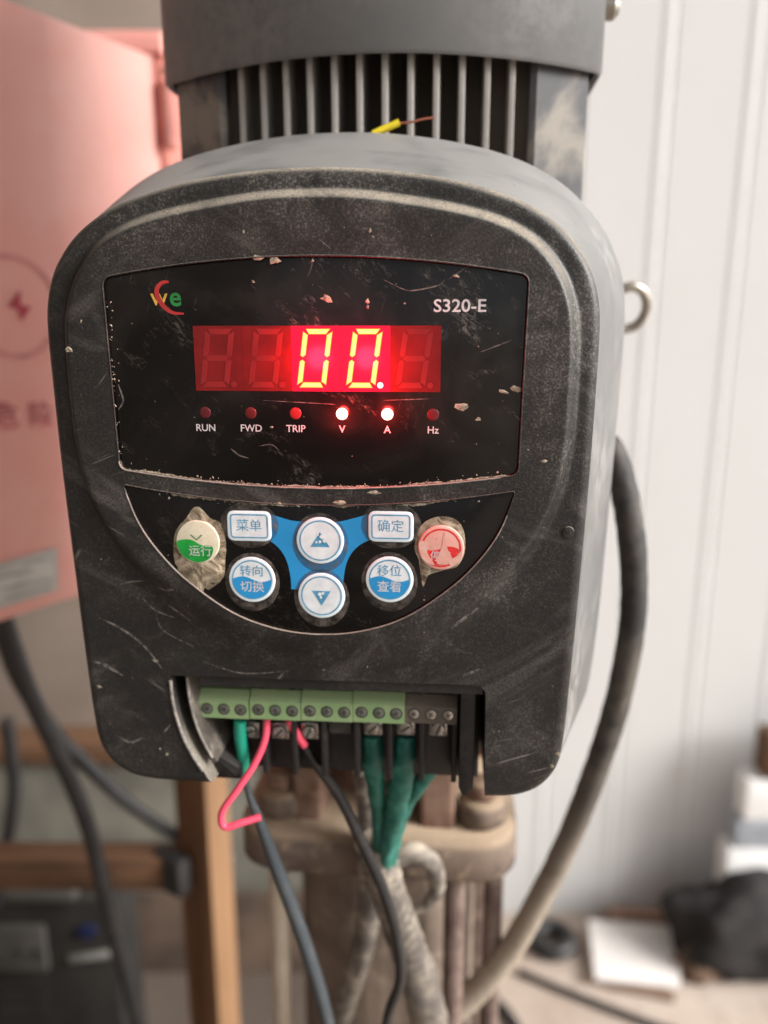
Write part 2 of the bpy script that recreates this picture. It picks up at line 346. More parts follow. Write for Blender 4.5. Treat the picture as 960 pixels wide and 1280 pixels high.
def faded_red():
    n = N('faded_red_paint'); v = n.noise(9, 5, 0.6); q = n.noise(60, 4)
    n.set(color=n.mix(n.ramp(v, 0.3, 0.7), (0.76, 0.32, 0.27), (0.82, 0.43, 0.375)), rough=n.ramp(q, 0.3, 0.7, 0.4, 0.55)); return n.m
M['pink'] = faded_red()
M['red_print'] = plain('dark_red_print', (0.36, 0.03, 0.05), 0.6)
M['red_mid'] = plain('half_worn_red_print', (0.52, 0.14, 0.14), 0.6)
M['red_faint'] = plain('worn_red_print', (0.60, 0.23, 0.21), 0.6)
M['red_dark'] = plain('red_cabinet_paint', (0.50, 0.17, 0.135), 0.5)
M['sticker'] = plain('worn_white_sticker', (0.55, 0.53, 0.49), 0.5, scale=40); M['ink'] = plain('faded_ink', (0.33, 0.32, 0.31), 0.6)
def wallmat():
    n = N('white_sheet_steel'); v = n.noise(5, 4); q = n.noise(70, 4, 0.6); run = n.ramp(n.noise(1.0, 5, 0.6, n.co(scale=(40, 40, 2.5))), 0.55, 0.8, 0, 0.12)
    n.set(color=n.mix(n.math('MAXIMUM', run, n.ramp(v, 0.3, 0.7, 0.1, 0.0)), (0.60, 0.60, 0.595), (0.36, 0.32, 0.27)) if True else n.mix(n.ramp(v, 0.3, 0.7), (0.575, 0.58, 0.575), (0.61, 0.615, 0.61)), rough=0.42, spec=0.4, normal=n.bump(q, 0.04, 0.002)); return n.m
M['wall'] = wallmat()
def ground():
    n = N('dusty_concrete'); v = n.noise(4, 6, 0.6); q = n.noise(45, 5, 0.65); g = n.noise(400, 3)
    c = n.mix(n.ramp(v, 0.3, 0.7), (0.34, 0.265, 0.215), (0.48, 0.40, 0.34)); c = n.mix(n.ramp(q, 0.5, 0.7, 0, 0.45), c, (0.24, 0.18, 0.14))
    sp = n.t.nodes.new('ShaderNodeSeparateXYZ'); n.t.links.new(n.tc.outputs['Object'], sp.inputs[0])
    c = n.mix(n.math('MULTIPLY', n.ramp(n.math('ADD', n.ramp(sp.outputs[0], -0.3, 0.3), n.ramp(v, 0.3, 0.7, 0, 0.25)), 0.5, 0.75, 1.0, 0.0), 0.9), c, (0.042, 0.028, 0.019))   # brown soil on the left, darkened to stand for the shade there
    n.set(color=c, rough=0.9, normal=n.bump(n.math('ADD', q, n.math('MULTIPLY', g, 0.3)), 0.35, 0.004)); return n.m
M['ground'] = ground()
def woodmat(name, a, b):
    n = N(name); v = n.noise(1.0, 5, 0.6, n.co(scale=(160, 160, 9)), 0.4); q = n.noise(18, 4)
    n.set(color=n.mix(n.ramp(v, 0.35, 0.65), a, b), rough=0.75, normal=n.bump(v, 0.3, 0.0008)); return n.m
M['wood'] = woodmat('orange_pine', (0.10, 0.042, 0.017), (0.17, 0.075, 0.031)); M['wood_pale'] = woodmat('pale_pine', (0.165, 0.085, 0.038), (0.225, 0.12, 0.056))
def woodx():
    n = N('brown_rail_wood'); v = n.noise(1.0, 5, 0.6, n.co(scale=(9, 160, 160)), 0.4)
    n.set(color=n.mix(n.ramp(v, 0.35, 0.65), (0.075, 0.034, 0.016), (0.14, 0.068, 0.03)), rough=0.75, normal=n.bump(v, 0.3, 0.0008)); return n.m
M['woodx'] = woodx()
M['cardboard'] = plain('brown_cardboard', (0.085, 0.055, 0.038), 0.9, var=0.25, scale=12)
M['shade_wall'] = plain('brown_shade_wall', (0.10, 0.078, 0.062), 0.9, var=0.2, scale=8)
M['unseen_shade_roof'] = plain('grey_shade_roof', (0.25, 0.25, 0.25), 0.6)
M['plinth'] = plain('grey_plaster', (0.14, 0.13, 0.105), 0.85, var=0.14, scale=14, bump=0.3, bscale=120, bdist=0.002)
M['board'] = plain('cream_board', (0.25, 0.20, 0.165), 0.6, var=0.06, scale=9)
M['machine'] = dusty('charcoal_case', (0.014, 0.013, 0.012), (0.05, 0.043, 0.036), 0.5, 0.7, scale=25, updust=0.3, spec=0.15)
M['machine_pale'] = dusty('grey_socket_panel', (0.05, 0.047, 0.042), (0.10, 0.09, 0.075), 0.6, 0.7, scale=45, updust=0.2, spec=0.15)
M['nameplate'] = plain('dull_nameplate', (0.17, 0.165, 0.15), 0.6)
M['blue_dot'] = plain('dark_blue_enamel', (0.006, 0.012, 0.055), 0.4)
M['paper'] = plain('white_card', (0.70, 0.66, 0.63), 0.7, var=0.04, scale=20); M['paper_edge'] = plain('brown_stick', (0.20, 0.13, 0.09), 0.8)
M['foam'] = plain('white_foam', (0.86, 0.86, 0.85), 0.7, var=0.03, scale=50); M['bluegrey'] = plain('blue_grey_board', (0.33, 0.36, 0.40), 0.6)
M['cloth'] = plain('black_cloth', (0.016, 0.014, 0.014), 0.9, var=0.3, scale=30, bump=0.4, bscale=60, bdist=0.004); M['brown_cloth'] = plain('brown_cloth', (0.16, 0.10, 0.065), 0.9, var=0.3)
M['rubber'] = plain('black_rubber', (0.018, 0.017, 0.017), 0.5)

# ================================================================== SETTING
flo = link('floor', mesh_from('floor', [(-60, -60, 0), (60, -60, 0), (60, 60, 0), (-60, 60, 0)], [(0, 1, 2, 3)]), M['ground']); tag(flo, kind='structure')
WY = 0.90; PITCHW = 0.0925
wall = empty('wall', (0, WY, 0)); tag(wall, kind='structure')
def strip_mesh():
    prof = [(0.0, 0.0), (0.0015, -0.0005), (0.004, -0.0008), (0.0065, -0.0011), (0.009, -0.0008), (0.0115, -0.0004), (0.0135, 0.0012), (0.0165, 0.0), (0.0925, 0.0)]
    vs = []; fs = []
    for x, y in prof: vs += [(x, y, 0.0), (x, y, 2.5)]
    for i in range(len(prof) - 1): fs.append((2 * i, 2 * i + 2, 2 * i + 3, 2 * i + 1))
    b = len(vs); vs += [(0, 0.04, 0), (0, 0.04, 2.5), (0.0925, 0.04, 0), (0.0925, 0.04, 2.5)]
    fs += [(b, b + 1, b + 3, b + 2)]
    me = mesh_from('wall_panel', vs, fs)
    me.materials.append(M['wall'])
    return me
sm = strip_mesh()
for k in range(-9, 10):
    o = link('wall_panel', sm, None, wall); o.location = (0.2925 + PITCHW * k, 0, 0)
side = link('unseen_shade_wall', box_mesh('unseen_shade_wall', (-0.68, -1.2, 0), (-0.61, 0.89, 2.5)), M['shade_wall']); tag(side, kind='structure')  # unseen wall, added to cut the light from the left
unseen_shade_roof = link('unseen_shade_roof', box_mesh('unseen_shade_roof', (-0.68, -0.9, 2.5), (1.15, 0.96, 2.55)), M['unseen_shade_roof']); tag(unseen_shade_roof, kind='structure')  # unseen roof, added to block light from overhead
# low plaster plinth on the left with its wooden rail, and the cream board above it
pl = empty('plinth', (-0.45, 0.84, 0)); tag(pl, 'low grey plaster plinth along the foot of the wall, capped with a brown rail', 'plinth')
box('plinth_block', (-0.155, 0, 0.0), (0.40, 0.055, 0.268), M['plinth'], pl, 0.003)
box('rail', (-0.155, -0.012, 0.269), (0.40, 0.05, 0.291), M['woodx'], pl, 0.003)
bd = empty('backboard', (-0.45, 0.878, 0.291)); tag(bd, 'cream board standing on the brown rail behind the black cables', 'board')
box('panel', (-0.155, 0, 0.0), (0.33, 0.015, 0.9), M['board'], bd, 0.002)

# ================================================================== MOTOR AND PUMP
AX = Vector((0.0022, 0.312, 0.0))
mo = empty('pump_motor', AX, -PSI)
tag(mo, 'dusty grey finned motor standing upright on its muddy pump behind the black drive', 'motor')
def mp(x, y, z): return Vector((x, y, CAMZ + z))           # motor frame, z counted from the camera's height
def mprism(name, poly, z0, z1, mat, bev=0.0, parent=mo):
    rings = [[mp(x, y, z0) for x, y in poly]]
    if bev:
        q = inset(poly, bev); rings = [[mp(x, y, z0) for x, y in q], [mp(x, y, z0 + bev) for x, y in poly], [mp(x, y, z1 - bev) for x, y in poly], [mp(x, y, z1) for x, y in q]]
    else: rings.append([mp(x, y, z1) for x, y in poly])
    return link(name, loft(name, rings), mat, parent, bev > 0, 50)
def bowed(hw, fr, side, back, r=0.006, n=18):
    p = [(-hw, back), (-hw, side)]
    p = []
    for i in range(n + 1):
        x = -hw + 2 * hw * i / n; p.append((x, fr + (side - fr) * (x / hw) ** 2))
    pts = p + [(hw, back), (-hw, back)]
    rad = [0] * len(pts); rad[0] = rad[n] = r; rad[-1] = rad[-2] = 0.02
    return fillet(pts, rad)
co_ = bowed(0.0692, -0.0715, -0.047, 0.07); ci_ = inset(co_, 0.0022)
rings = [[mp(x, y, 0.0785) for x, y in ci_], [mp(x, y, 0.0775) for x, y in inset(co_, 0.0008)], [mp(x, y, 0.0785) for x, y in co_], [mp(x, y, 0.235) for x, y in co_], [mp(x, y, 0.25) for x, y in inset(co_, 0.012)]]
vs = [[mp(x, y, 0.18) for x, y in ci_]] + rings
link('fan_cover', loft('fan_cover', vs), M['cover'], mo, True, 40)
for sx in (1,):
    c = circle(0, 0, 0.0036, 14); s_ = link('cover_screw', loft('cover_screw', [[Vector((sx * 0.0688, -0.040 + a, CAMZ + 0.098 + b)) for a, b in c], [Vector((sx * 0.0722, -0.040 + a, CAMZ + 0.098 + b)) for a, b in c], [Vector((sx * 0.0738, -0.040 + a * 0.6, CAMZ + 0.098 + b * 0.6)) for a, b in c]]), M['eye'], mo, True, 40)
mprism('housing', fillet([(-0.052, -0.050), (0.052, -0.050), (0.060, -0.03), (0.060, 0.055), (-0.060, 0.055), (-0.060, -0.03)], 0.004, 3), -0.150, 0.17, M['core'])
fin_me = None
for i in range(12):
    x = -0.0407 + 0.00742 * i
    y = -0.0672 + 0.0245 * (x / 0.0692) ** 2
    if fin_me is None:
        o = mprism('cooling_fin', fillet([(-0.0009, 0.0), (0.0009, 0.0), (0.0014, 0.022), (-0.0014, 0.022)], [0.0004, 0.0004, 0, 0], 2), -0.148, 0.150, M['fin']); fin_me = o.data; o.location = (x, y, 0)
    else:
        o = link('cooling_fin', fin_me, None, mo); o.location = (x, y, 0)
for sx in (1, -1):
    p = [(sx * 0.0465, -0.046), (sx * 0.0465, -0.0555), (sx * 0.0485, -0.0560), (sx * 0.0645, -0.047), (sx * 0.0655, -0.043), (sx * 0.0655, 0.03), (sx * 0.052, 0.03)]
    mprism('side_pad', p, -0.148, 0.150, M['pad'])
# lifting eye on the motor's flank
ey = tube('lifting_eye', [wp(786 + 22 * math.cos(a), 385 + 26 * math.sin(a), 0.300) - AX + Vector((0, 0.004 * math.sin(a), 0)) for a in [2 * math.pi * k / 12 for k in range(12)]], 0.0018, M['eye'], mo, closed=True, n=4)
ey.data.transform(Matrix.Rotation(PSI, 4, 'Z'))
sh = tube('eye_shank', [Vector((0.060, -0.004, CAMZ + 0.013)), Vector((0.0875, -0.004, CAMZ + 0.0125))], 0.0032, M['eye'], mo)
# lantern bracket, flange, barrel, tie rods, foot
mprism('bracket_drum', circle(0, 0.005, 0.034, 28), -0.188, -0.148, M['rust'])
mprism('bracket_ring', circle(0, 0.0, 0.052, 36), -0.156, -0.148, M['flange'], 0.002)
for x, y, hw in ((-0.0285, -0.040, 0.0055), (0.0225, -0.041, 0.0065), (0.046, 0.012, 0.006), (-0.046, 0.012, 0.006)):
    mprism('bracket_leg', fillet([(x - hw, y - 0.006), (x + hw, y - 0.006), (x + hw * 1.2, y + 0.012), (x - hw * 1.2, y + 0.012)], 0.002, 3), -0.188, -0.146, M['rust'])
mprism('flange', fillet([(-0.056, -0.057), (0.054, -0.057), (0.054, 0.055), (-0.056, 0.055)], 0.020, 8), -0.2045, -0.1865, M['flange'], 0.003)
for x, y in ((0.040, -0.040), (-0.040, -0.040), (0.040, 0.04), (-0.040, 0.04)):
    b = mprism('flange_boss', circle(x, y, 0.0095, 20), -0.1865, -0.176, M['flange'], 0.002)
    h = mprism('bolt', circle(x, y, 0.0062, 6), -0.176, -0.169, M['rust'], 0.001)
    h.parent = b
mprism('pump_barrel', circle(0, 0, 0.040, 40), -0.745, -0.2045, M['barrel'])
for k, (x, y) in enumerate(((-0.047, -0.022), (0.030, -0.043), (0.047, -0.020), (0.044, 0.035), (-0.044, 0.035))):
    mprism('tie_rod', circle(x, y, 0.0043, 14), -0.745, -0.2045, M['rod_pale'] if k == 0 else M['rod'])
mprism('pump_foot', fillet([(-0.09, -0.09), (0.09, -0.09), (0.09, 0.09), (-0.09, 0.09)], 0.02, 6), -CAMZ, -0.745, M['rust'], 0.004)

# ================================================================== DRIVE
dr = empty('motor_drive', (ORG.x, ORG.y, ORG.z - BASEV / 1000), -PSI)
tag(dr, 'dusty black arched motor drive with a lit red display and blue keypad', 'drive unit')
F = [(0, 37.2), (10, 36.9), (20, 36.0), (30, 34.5), (40, 32.0), (48.5, 28.8), (55.5, 24.5), (60.5, 19.5), (64, 13.8), (66, 7), (66.6, -1), (66.5, -15), (66.3, -30), (65.9, -45), (65.4, -60), (64.9, -75), (64.3, -90), (63.6, -103), (62.6, -110), (60, -115), (56, -118.5), (50, -120.5), (40, -121), (25, -121), (0, -121)]
R = [(0, 54.7), (11, 54.4), (22, 53.3), (33, 51.5), (44, 48.8), (54, 45), (63, 39.6), (70, 33), (75, 26.5), (79, 18), (81, 8), (81.3, -8), (81, -25), (80.6, -42), (80.1, -60), (79.6, -78), (78.8, -95), (77.8, -107), (76.5, -113), (73, -118), (68, -121), (60, -122.5), (45, -123), (28, -123), (0, -123)]
def sym(c): return c + [(-u, v) for u, v in reversed(c[1:-1])]
SUB = 9
Fo = [(p.x, p.y) for p in catmull(sym(F), SUB, True)]; Ro = [(p.x, p.y) for p in catmull(sym(R), SUB, True)]
RIDGE = [(0, 31.6), (9, 31.4), (18, 30.4), (32, 28.1), (43, 25.1), (51, 20.7), (56.7, 14.3), (59.8, 7.2), (61.0, 0), (61.2, -14), (60.9, -25), (59.6, -34.5), (56.5, -44), (51.8, -52.5), (46, -60), (36, -70), (25, -77.5), (12, -82), (0, -83.5)]
Rg = np.array([(p.x, p.y) for p in catmull(sym(RIDGE), 6, True)])
def sdist(P):
    A = Rg; B = np.roll(Rg, -1, axis=0); d2 = np.full(len(P), 1e9); ins = np.zeros(len(P), bool)
    for a, b in zip(A, B):
        ab = b - a; t = np.clip(((P - a) @ ab) / (ab @ ab), 0, 1); q = a + t[:, None] * ab
        d2 = np.minimum(d2, ((P - q) ** 2).sum(1))
        if a[1] != b[1]:
            cr = ((a[1] > P[:, 1]) != (b[1] > P[:, 1])) & (P[:, 0] < (b[0] - a[0]) * (P[:, 1] - a[1]) / (b[1] - a[1]) + a[0]); ins ^= cr
    return np.where(ins, 1, -1) * np.sqrt(d2)
BAND = -3.3; FR = 2.6
def face_h(P):
    s = sdist(P); wd = 2.0 + 9.0 * np.clip((-56 - P[:, 1]) / 25, 0, 1)
    t = np.clip((s + wd * 0.75) / (2 * wd), 0, 1); t = t * t * t * (t * (6 * t - 15) + 10)
    return BAND + t * (0 - BAND)
nF = len(Fo); Fi = inset(Fo, FR)
cen = np.array((0.0, -40.0)); Fi_a = np.array(Fi)
ss = sorted(set([1 - 0.0035 * k for k in range(60)] + list(np.linspace(0.79, 0.02, 46))))
rings = [[L(u, v, -50) for u, v in inset(Ro, 2)], [L(u, v, -49.3) for u, v in Ro]]
f_edge = Fo; ro_a = np.array(Ro); fo_a = np.array(Fo)
for t in (0.12, 0.3, 0.5, 0.7, 0.85, 0.95):
    q = ro_a * (1 - t) + fo_a * t; hh = -49.3 * (1 - t) + (BAND - FR) * t; rings.append([L(u, v, hh) for u, v in q])
for k in range(0, 7):
    a = math.pi / 2 * k / 7; q = inset(Fo, FR * (1 - math.cos(a))); rings.append([L(u, v, BAND - FR + FR * math.sin(a)) for u, v in q])
for s in reversed(ss):
    q = cen + (Fi_a - cen) * s; hh = face_h(q); rings.append([L(u, v, h) for (u, v), h in zip(q, hh)])
body = link('body', loft('body', rings), M['body'], dr)
# recesses
def disp_poly(g=0.0):
    hw = 49.4 + g; n = 24; p = []
    for i in range(n + 1):
        u = hw * (1 - 2 * i / n); p.append((u, 12.9 + g + 4.5 * (1 - (u / hw) ** 2)))
    for i in range(n + 1):
        u = -hw * 0.985 + 2 * hw * 0.985 * i / n; p.append((u, -32.3 - g - 4.1 * (1 - (u / hw) ** 2)))
    rad = [0] * len(p); rad[0] = rad[n] = 3.4; rad[n + 1] = rad[-1] = 3.0
    return fillet(p, rad, 6)
def key_poly(g=0.0):
    n = 24; p = []
    for i in range(n + 1):
        u = -48.2 + 96.4 * i / n; p.append((u, -40.7 + 4.4 * (u / 48.2) ** 2))
    low = [(48.2, -36.4), (44.9, -46.0), (39.6, -54.2), (32.6, -61.4), (22, -69.0), (11, -73.0), (0, -74.2)]
    cv = [(q.x, q.y) for q in catmull(low + [(-u, v) for u, v in reversed(low[:-1])], 5)]
    p = p + cv[1:-1]; rad = [0] * len(p); rad[0] = rad[n] = 1.6
    p = fillet(p, rad, 5); return inset(p, -g) if g else p
BAYL = [(-40.6, -88.6), (-40.3, -96), (-38.8, -104), (-36.2, -111), (-32.4, -118), (-29, -126)]
bl = [(q.x, q.y) for q in catmull(BAYL, 5)]
bay_poly = fillet(bl + [(43.8, -126), (43.2, -110), (42.9, -88.0)], [2.5] + [0] * (len(bl) + 1) + [3.5], 5)
def cutter(poly, h0, h1):
    return link('cutter', loft('cutter', [[L(u, v, h0) for u, v in poly], [L(u, v, h1) for u, v in poly]]), None, dr)
cuts = [cutter(disp_poly(), -0.9, 6), cutter(key_poly(), -0.7, 6), cutter(bay_poly, -36, 6)]
for c in cuts:
    md = body.modifiers.new('cut', 'BOOLEAN'); md.object = c; md.operation = 'DIFFERENCE'; md.solver = 'EXACT'
bpy.context.view_layer.update()
dg = bpy.context.evaluated_depsgraph_get()
nm = bpy.data.meshes.new_from_object(body.evaluated_get(dg)); body.modifiers.clear(); body.data = nm; nm.materials.clear(); nm.materials.append(M['body']); nm.materials.append(M['flank'])
for c in cuts: bpy.data.objects.remove(c)
if len(nm.materials) == 0: nm.materials.append(M['body'])
for p in nm.polygons:
    p.use_smooth = True
    if p.center.y > 0.0064 and not (abs(p.center.x) < 0.046 and p.center.z < 0.040): p.material_index = 1
nm.set_sharp_from_angle(angle=math.radians(38))
def bead(name, poly, h, r, mat, closed=True):
    pts = [L(u, v, h) for u, v in poly]
    return link(name, tube_mesh(name, pts, r / 1000, seg=8, n=1, closed=closed), mat, dr, True, 60)
dpl = inset(disp_poly(), -0.05)
bead('display_rim', dpl, -0.08, 0.2, M['body'])
bead('lit_rim', [q for q in dpl if q[1] < 10.5 and q[0] < -46] + [q for q in dpl if q[1] < -31 and q[0] >= -46 and q[0] < 46], 0.0, 0.22, M['lip'], False)  # pale colour paints the light caught by the left and lower edges
kpl = inset(key_poly(), -0.05)
bead('keypad_rim', kpl, -0.08, 0.16, M['body'])
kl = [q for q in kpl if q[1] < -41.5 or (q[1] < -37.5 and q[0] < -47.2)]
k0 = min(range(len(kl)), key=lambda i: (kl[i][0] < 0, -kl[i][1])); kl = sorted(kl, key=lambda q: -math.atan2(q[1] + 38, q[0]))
bead('lit_rim', kl, 0.0, 0.17, M['lip'], False)  # painted light again, on the keypad's lower edge
bead('bay_rim', [(q[0] - 0.1, q[1]) for q in bl[1:-6]], -3.2, 0.5, M['lip'], False)
dpn = prism('display_panel', inset(disp_poly(), 0.12), -0.88, -0.55, M['panel'], dr, 0.12, 2)
# --- display window: five digits
segs = {}
DH, DWID, SL = 13.6, 7.0, 1.9
def seg_polys(cu, cv):
    t = 1.32; g = 0.12; H = DH / 2; W = DWID / 2
    def sk(p): return [(cu + u + (v / DH) * SL, cv + v) for u, v in p]
    def hz(v): return sk([(-W + g + t * .35, v + t * .5 * (1 if v > 0 else -1) if False else v)]) 
    out = []
    W2 = W - t; H2 = H - t; m = t / 2
    out.append(sk([(-W + t * .35 + g, H), (W - t * .35 - g, H), (W - t - g, H - t), (-W + t + g, H - t)]))           # top
    out.append(sk([(-W + t * .35 + g, -H), (-W + t + g, -H + t), (W - t - g, -H + t), (W - t * .35 - g, -H)]))       # bottom
    out.append(sk([(-W + t + g, m), (W - t - g, m), (W - t * .5 - g, 0), (W - t - g, -m), (-W + t + g, -m), (-W + t * .5 + g, 0)]))  # middle
    for sx in (-1, 1):
        for sy in (1, -1):
            p = [(sx * W, sy * (H - t * .35 - g)), (sx * (W - t), sy * (H - t - g)), (sx * (W - t), sy * (m + g)), (sx * (W - t * .5), sy * (g + 0.1)), (sx * W, sy * (m * .8 + g))]
            out.append(sk(p))
    return out
WV0, WV1 = 1.95, -13.15
for i in range(5):
    lit = i in (2, 3); u0 = -28.4 + 11.68 * i; cu = u0 + 5.55; cv = (WV0 + WV1) / 2 + 0.1
    rect = fillet([(u0 + 0.02, WV1), (u0 + 11.66, WV1), (u0 + 11.66, WV0), (u0 + 0.02, WV0)], 0.15, 2)
    d = prism('digit', rect, -0.56, -0.46, M['digit_lit'] if lit else M['digit_off'], dr)
    for k, p in enumerate(seg_polys(cu, cv)):
        on = lit and k != 2
        if lit and k == 2: continue
        sg = prism('segment', p, -0.45, -0.42, M['seg_edge'] if on else M['seg_off'], d, 0.0)
        if on:
            for q_, hh in ((inset(p, 0.10), -0.40), (inset(p, 0.25), -0.385)):
                me_ = sheet('segment_core', q_, hh, M['seg_mid'] if hh < -0.39 else M['seg_on'], d)
    dot = circle(cu + 3.75, cv - DH / 2 + 0.65, 0.72, 18)
    prism('decimal_point', dot, -0.45, -0.40, M['dot_on'] if i == 3 else (M['digit_lit'] if lit else M['seg_off']), d)
    if lit:
        d['label'] = 'lit digit reading zero'
        pl_ = bpy.data.lights.new('digit_light', 'POINT'); po = bpy.data.objects.new('digit_light', pl_); C.objects.link(po); po.parent = d
        po.location = L(cu, cv, 4.5); pl_.energy = 0.018; pl_.color = (1.0, 0.02, 0.05); pl_.shadow_soft_size = 0.003
# --- lamps and lettering
names = ['RUN', 'FWD', 'TRIP', 'V', 'A', 'Hz']
lamps = [(-26.5, 'led_faint'), (-15.3, 'led_off'), (-4.4, 'led_dim'), (6.8, 'led_on'), (17.6, 'led_on'), (28.4, 'led_off')]
for (u, m), s in zip(lamps, names):
    c = circle(u, -18.4, 1.42, 24)
    rings_ = [[L(a, b, -0.56) for a, b in c]]
    for k in range(1, 5):
        a_ = math.pi / 2 * k / 5; rings_.append([L(u + (a - u) * math.cos(a_), -18.4 + (b + 18.4) * math.cos(a_), -0.56 + 0.16 * math.sin(a_)) for a, b in c])
    lo_ = link('indicator_lamp', loft('indicator_lamp', rings_), M[m], dr, True)
    if m == 'led_on':
        lo_['label'] = 'lit red indicator lamp'
        pl_ = bpy.data.lights.new('lamp_light', 'POINT'); po = bpy.data.objects.new('lamp_light', pl_); C.objects.link(po); po.parent = lo_
        po.location = L(u, -18.4, 2.4); pl_.energy = 0.010; pl_.color = (1.0, 0.03, 0.03); pl_.shadow_soft_size = 0.0012
    text('lettering', s, 2.4, u, -22.1, -0.50, M['print'], dr, bold=0.02)
text('lettering', 'S320-E', 3.95, 34.1, 6.2, -0.50, M['print'], dr, bold=0.05, sx=1.1)
text('logo_letter', 'w', 5.6, -36.1, 8.4, -0.50, M['logo_y'], dr, bold=0.05)
text('logo_letter', 'e', 6.2, -32.2, 8.4, -0.49, M['logo_g'], dr, bold=0.12)
arc = [dp(*q) for q in ((210, 352), (202, 353), (195.5, 360), (195.5, 369), (200, 378), (207, 386), (216, 391), (229, 392))]
ac = [(q.x, q.y) for q in catmull(arc, 5)]; na = len(ac)
def ribbon(pts, wf):
    l, r = [], []
    for i, p in enumerate(pts):
        a = pts[max(0, i - 1)]; b = pts[min(len(pts) - 1, i + 1)]; t = Vector((b[0] - a[0], b[1] - a[1])).normalized(); w_ = wf(i / (len(pts) - 1))
        l.append((p[0] - t.y * w_, p[1] + t.x * w_)); r.append((p[0] + t.y * w_, p[1] - t.x * w_))
    return l + r[::-1]
def ribbon_sheet(name, pts, wf, h, mat, parent):
    poly = ribbon(pts, wf); n = len(pts); vs = [L(u, v, h) for u, v in poly]; fs = [(i, i + 1, 2 * n - 2 - i, 2 * n - 1 - i) for i in range(n - 1)]
    return link(name, fix_normals(mesh_from(name, vs, fs)), mat, parent)
ribbon_sheet('logo_swoosh', ac, lambda t: 0.06 + 0.52 * math.sin(math.pi * min(1, max(0, 0.12 + t * 0.80))), -0.475, M['logo_r'], dr)
# --- keypad
kp = prism('keypad', inset(key_poly(), 0.10), -0.69, -0.45, M['keypad'], dr, 0.08, 2)
st_half = [(0, -44.9), (5.2, -45.0), (8.5, -44.0), (13.2, -42.6), (13.2, -49.8), (9.6, -52.0), (7.4, -55.2), (6.4, -59.0), (6.2, -62.5), (0, -62.5)]
top = [(q.x, q.y) for q in catmull([(0, -44.9), (5.2, -44.8), (9, -43.9), (14.0, -42.4)], 5)]
side = [(q.x, q.y) for q in catmull([(14.0, -48.9), (11.2, -50.3), (8.9, -52.5), (7.4, -55.6), (6.7, -59.5), (6.6, -62.5)], 5)]
half = top + side
sp = half + [(-u, v) for u, v in reversed(half)][:-1]
sheet('blue_stripe', sp, -0.42, M['blue'], dr)
def wave_poly(cu, cv, r, amp=0.9, up=0.0):
    n = 20; p = []
    for i in range(n + 1):
        x = -1 + 2 * i / n; p.append((x, up / r - amp / r * math.sin(x * math.pi) * 0.8))
    p = [(x * r * math.sqrt(max(0.0, 1 - (y * 1.0) ** 2)) if abs(x) == 1 else x * r * 0.98, y * r) for x, y in p]
    a0 = math.atan2(p[-1][1], p[-1][0]); a1 = math.atan2(p[0][1], p[0][0]) - 0.0
    if a1 > 0: a1 -= 2 * math.pi
    a1 = a1 if a1 < a0 else a1 - 2 * math.pi
    arc_ = [(r * math.cos(a0 + (a1 - a0) * k / 24), r * math.sin(a0 + (a1 - a0) * k / 24)) for k in range(25)]
    return [(cu + x, cv + y) for x, y in p + arc_]
def ring_sheet(name, outer, inner, h, mat, parent):
    n = len(outer); vs = [L(u, v, h) for u, v in outer] + [L(u, v, h) for u, v in inner]
    return link(name, fix_normals(mesh_from(name, vs, [(i, (i + 1) % n, n + (i + 1) % n, n + i) for i in range(n)])), mat, parent)
def film(poly, hgt, mat, parent, name='button_film'):
    rings_ = []
    for k, (d, h) in enumerate(((0, -0.43), (0.4, -0.36), (0.9, -0.28), (1.25, -0.25 + hgt))): rings_.append([L(u, v, h) for u, v in inset(poly, d)])
    return link(name, loft(name, rings_), mat, parent, True, 80)
CAPH = -0.12
def button(kind, u, v, face, rim, line, film_poly=None):
    out = circle(u, v, 5.95, 40) if kind == 'round' else fillet([(u - 5.55, v - 3.85), (u + 5.55, v - 3.85), (u + 5.55, v + 3.85), (u - 5.55, v + 3.85)], 1.9, 6)
    c = prism('button', out, -0.44, CAPH, rim, dr, 0.2, 3)
    if film_poly is None: film_poly = circle(u, v - 0.7, 7.0, 40, 7.7) if kind == 'round' else circle(u, v + 0.3, 7.4, 40, 5.9)
    film(film_poly, 0.0, M['film'], c)
    q = inset(out, 0.62); sheet('button_face', q, CAPH + 0.02, face, c)
    if line: ring_sheet('button_ring', inset(out, 0.78), inset(out, 1.12), CAPH + 0.04, line, c)
    return c
T1, T2 = CAPH + 0.05, CAPH + 0.07
b = button('rect', -16.7, -46.3, M['white_cap'], M['white_rim'], M['blue_line']); text('lettering', '菜单', 3.3, -16.7, -46.3, T1, M['blue_line'], b); b['label'] = 'rounded rectangular menu button'
b = button('rect', 18.5, -45.7, M['white_cap'], M['white_rim'], M['blue_line']); text('lettering', '确定', 3.3, 18.5, -45.7, T1, M['blue_line'], b); b['label'] = 'rounded rectangular confirm button'
for (u, v, a, c_) in ((-16.5, -60.2, '转向', '切换'), (18.2, -59.2, '移位', '查看')):
    b = button('round', u, v, M['white_cap'], M['white_rim'], M['blue_line']); b['label'] = 'round white and blue button with a wave'
    sheet('wave', wave_poly(u, v, 4.95, 0.85, 0.2), T1, M['blue'], b)
    text('lettering', a, 3.1, u, v + 2.15, T2, M['blue_line'], b); text('lettering', c_, 3.1, u, v - 1.95, T2, M['print'], b, bold=0.03)
b = button('round', 1.0, -49.6, M['white_cap'], M['white_rim'], M['blue_line']); b['label'] = 'round up arrow button, its arrow half rubbed off'
sheet('arrow', [(1.0 - 2.4, -51.2), (1.0 + 2.4, -51.2), (1.0, -47.4)], T1, M['blue_line'], b)
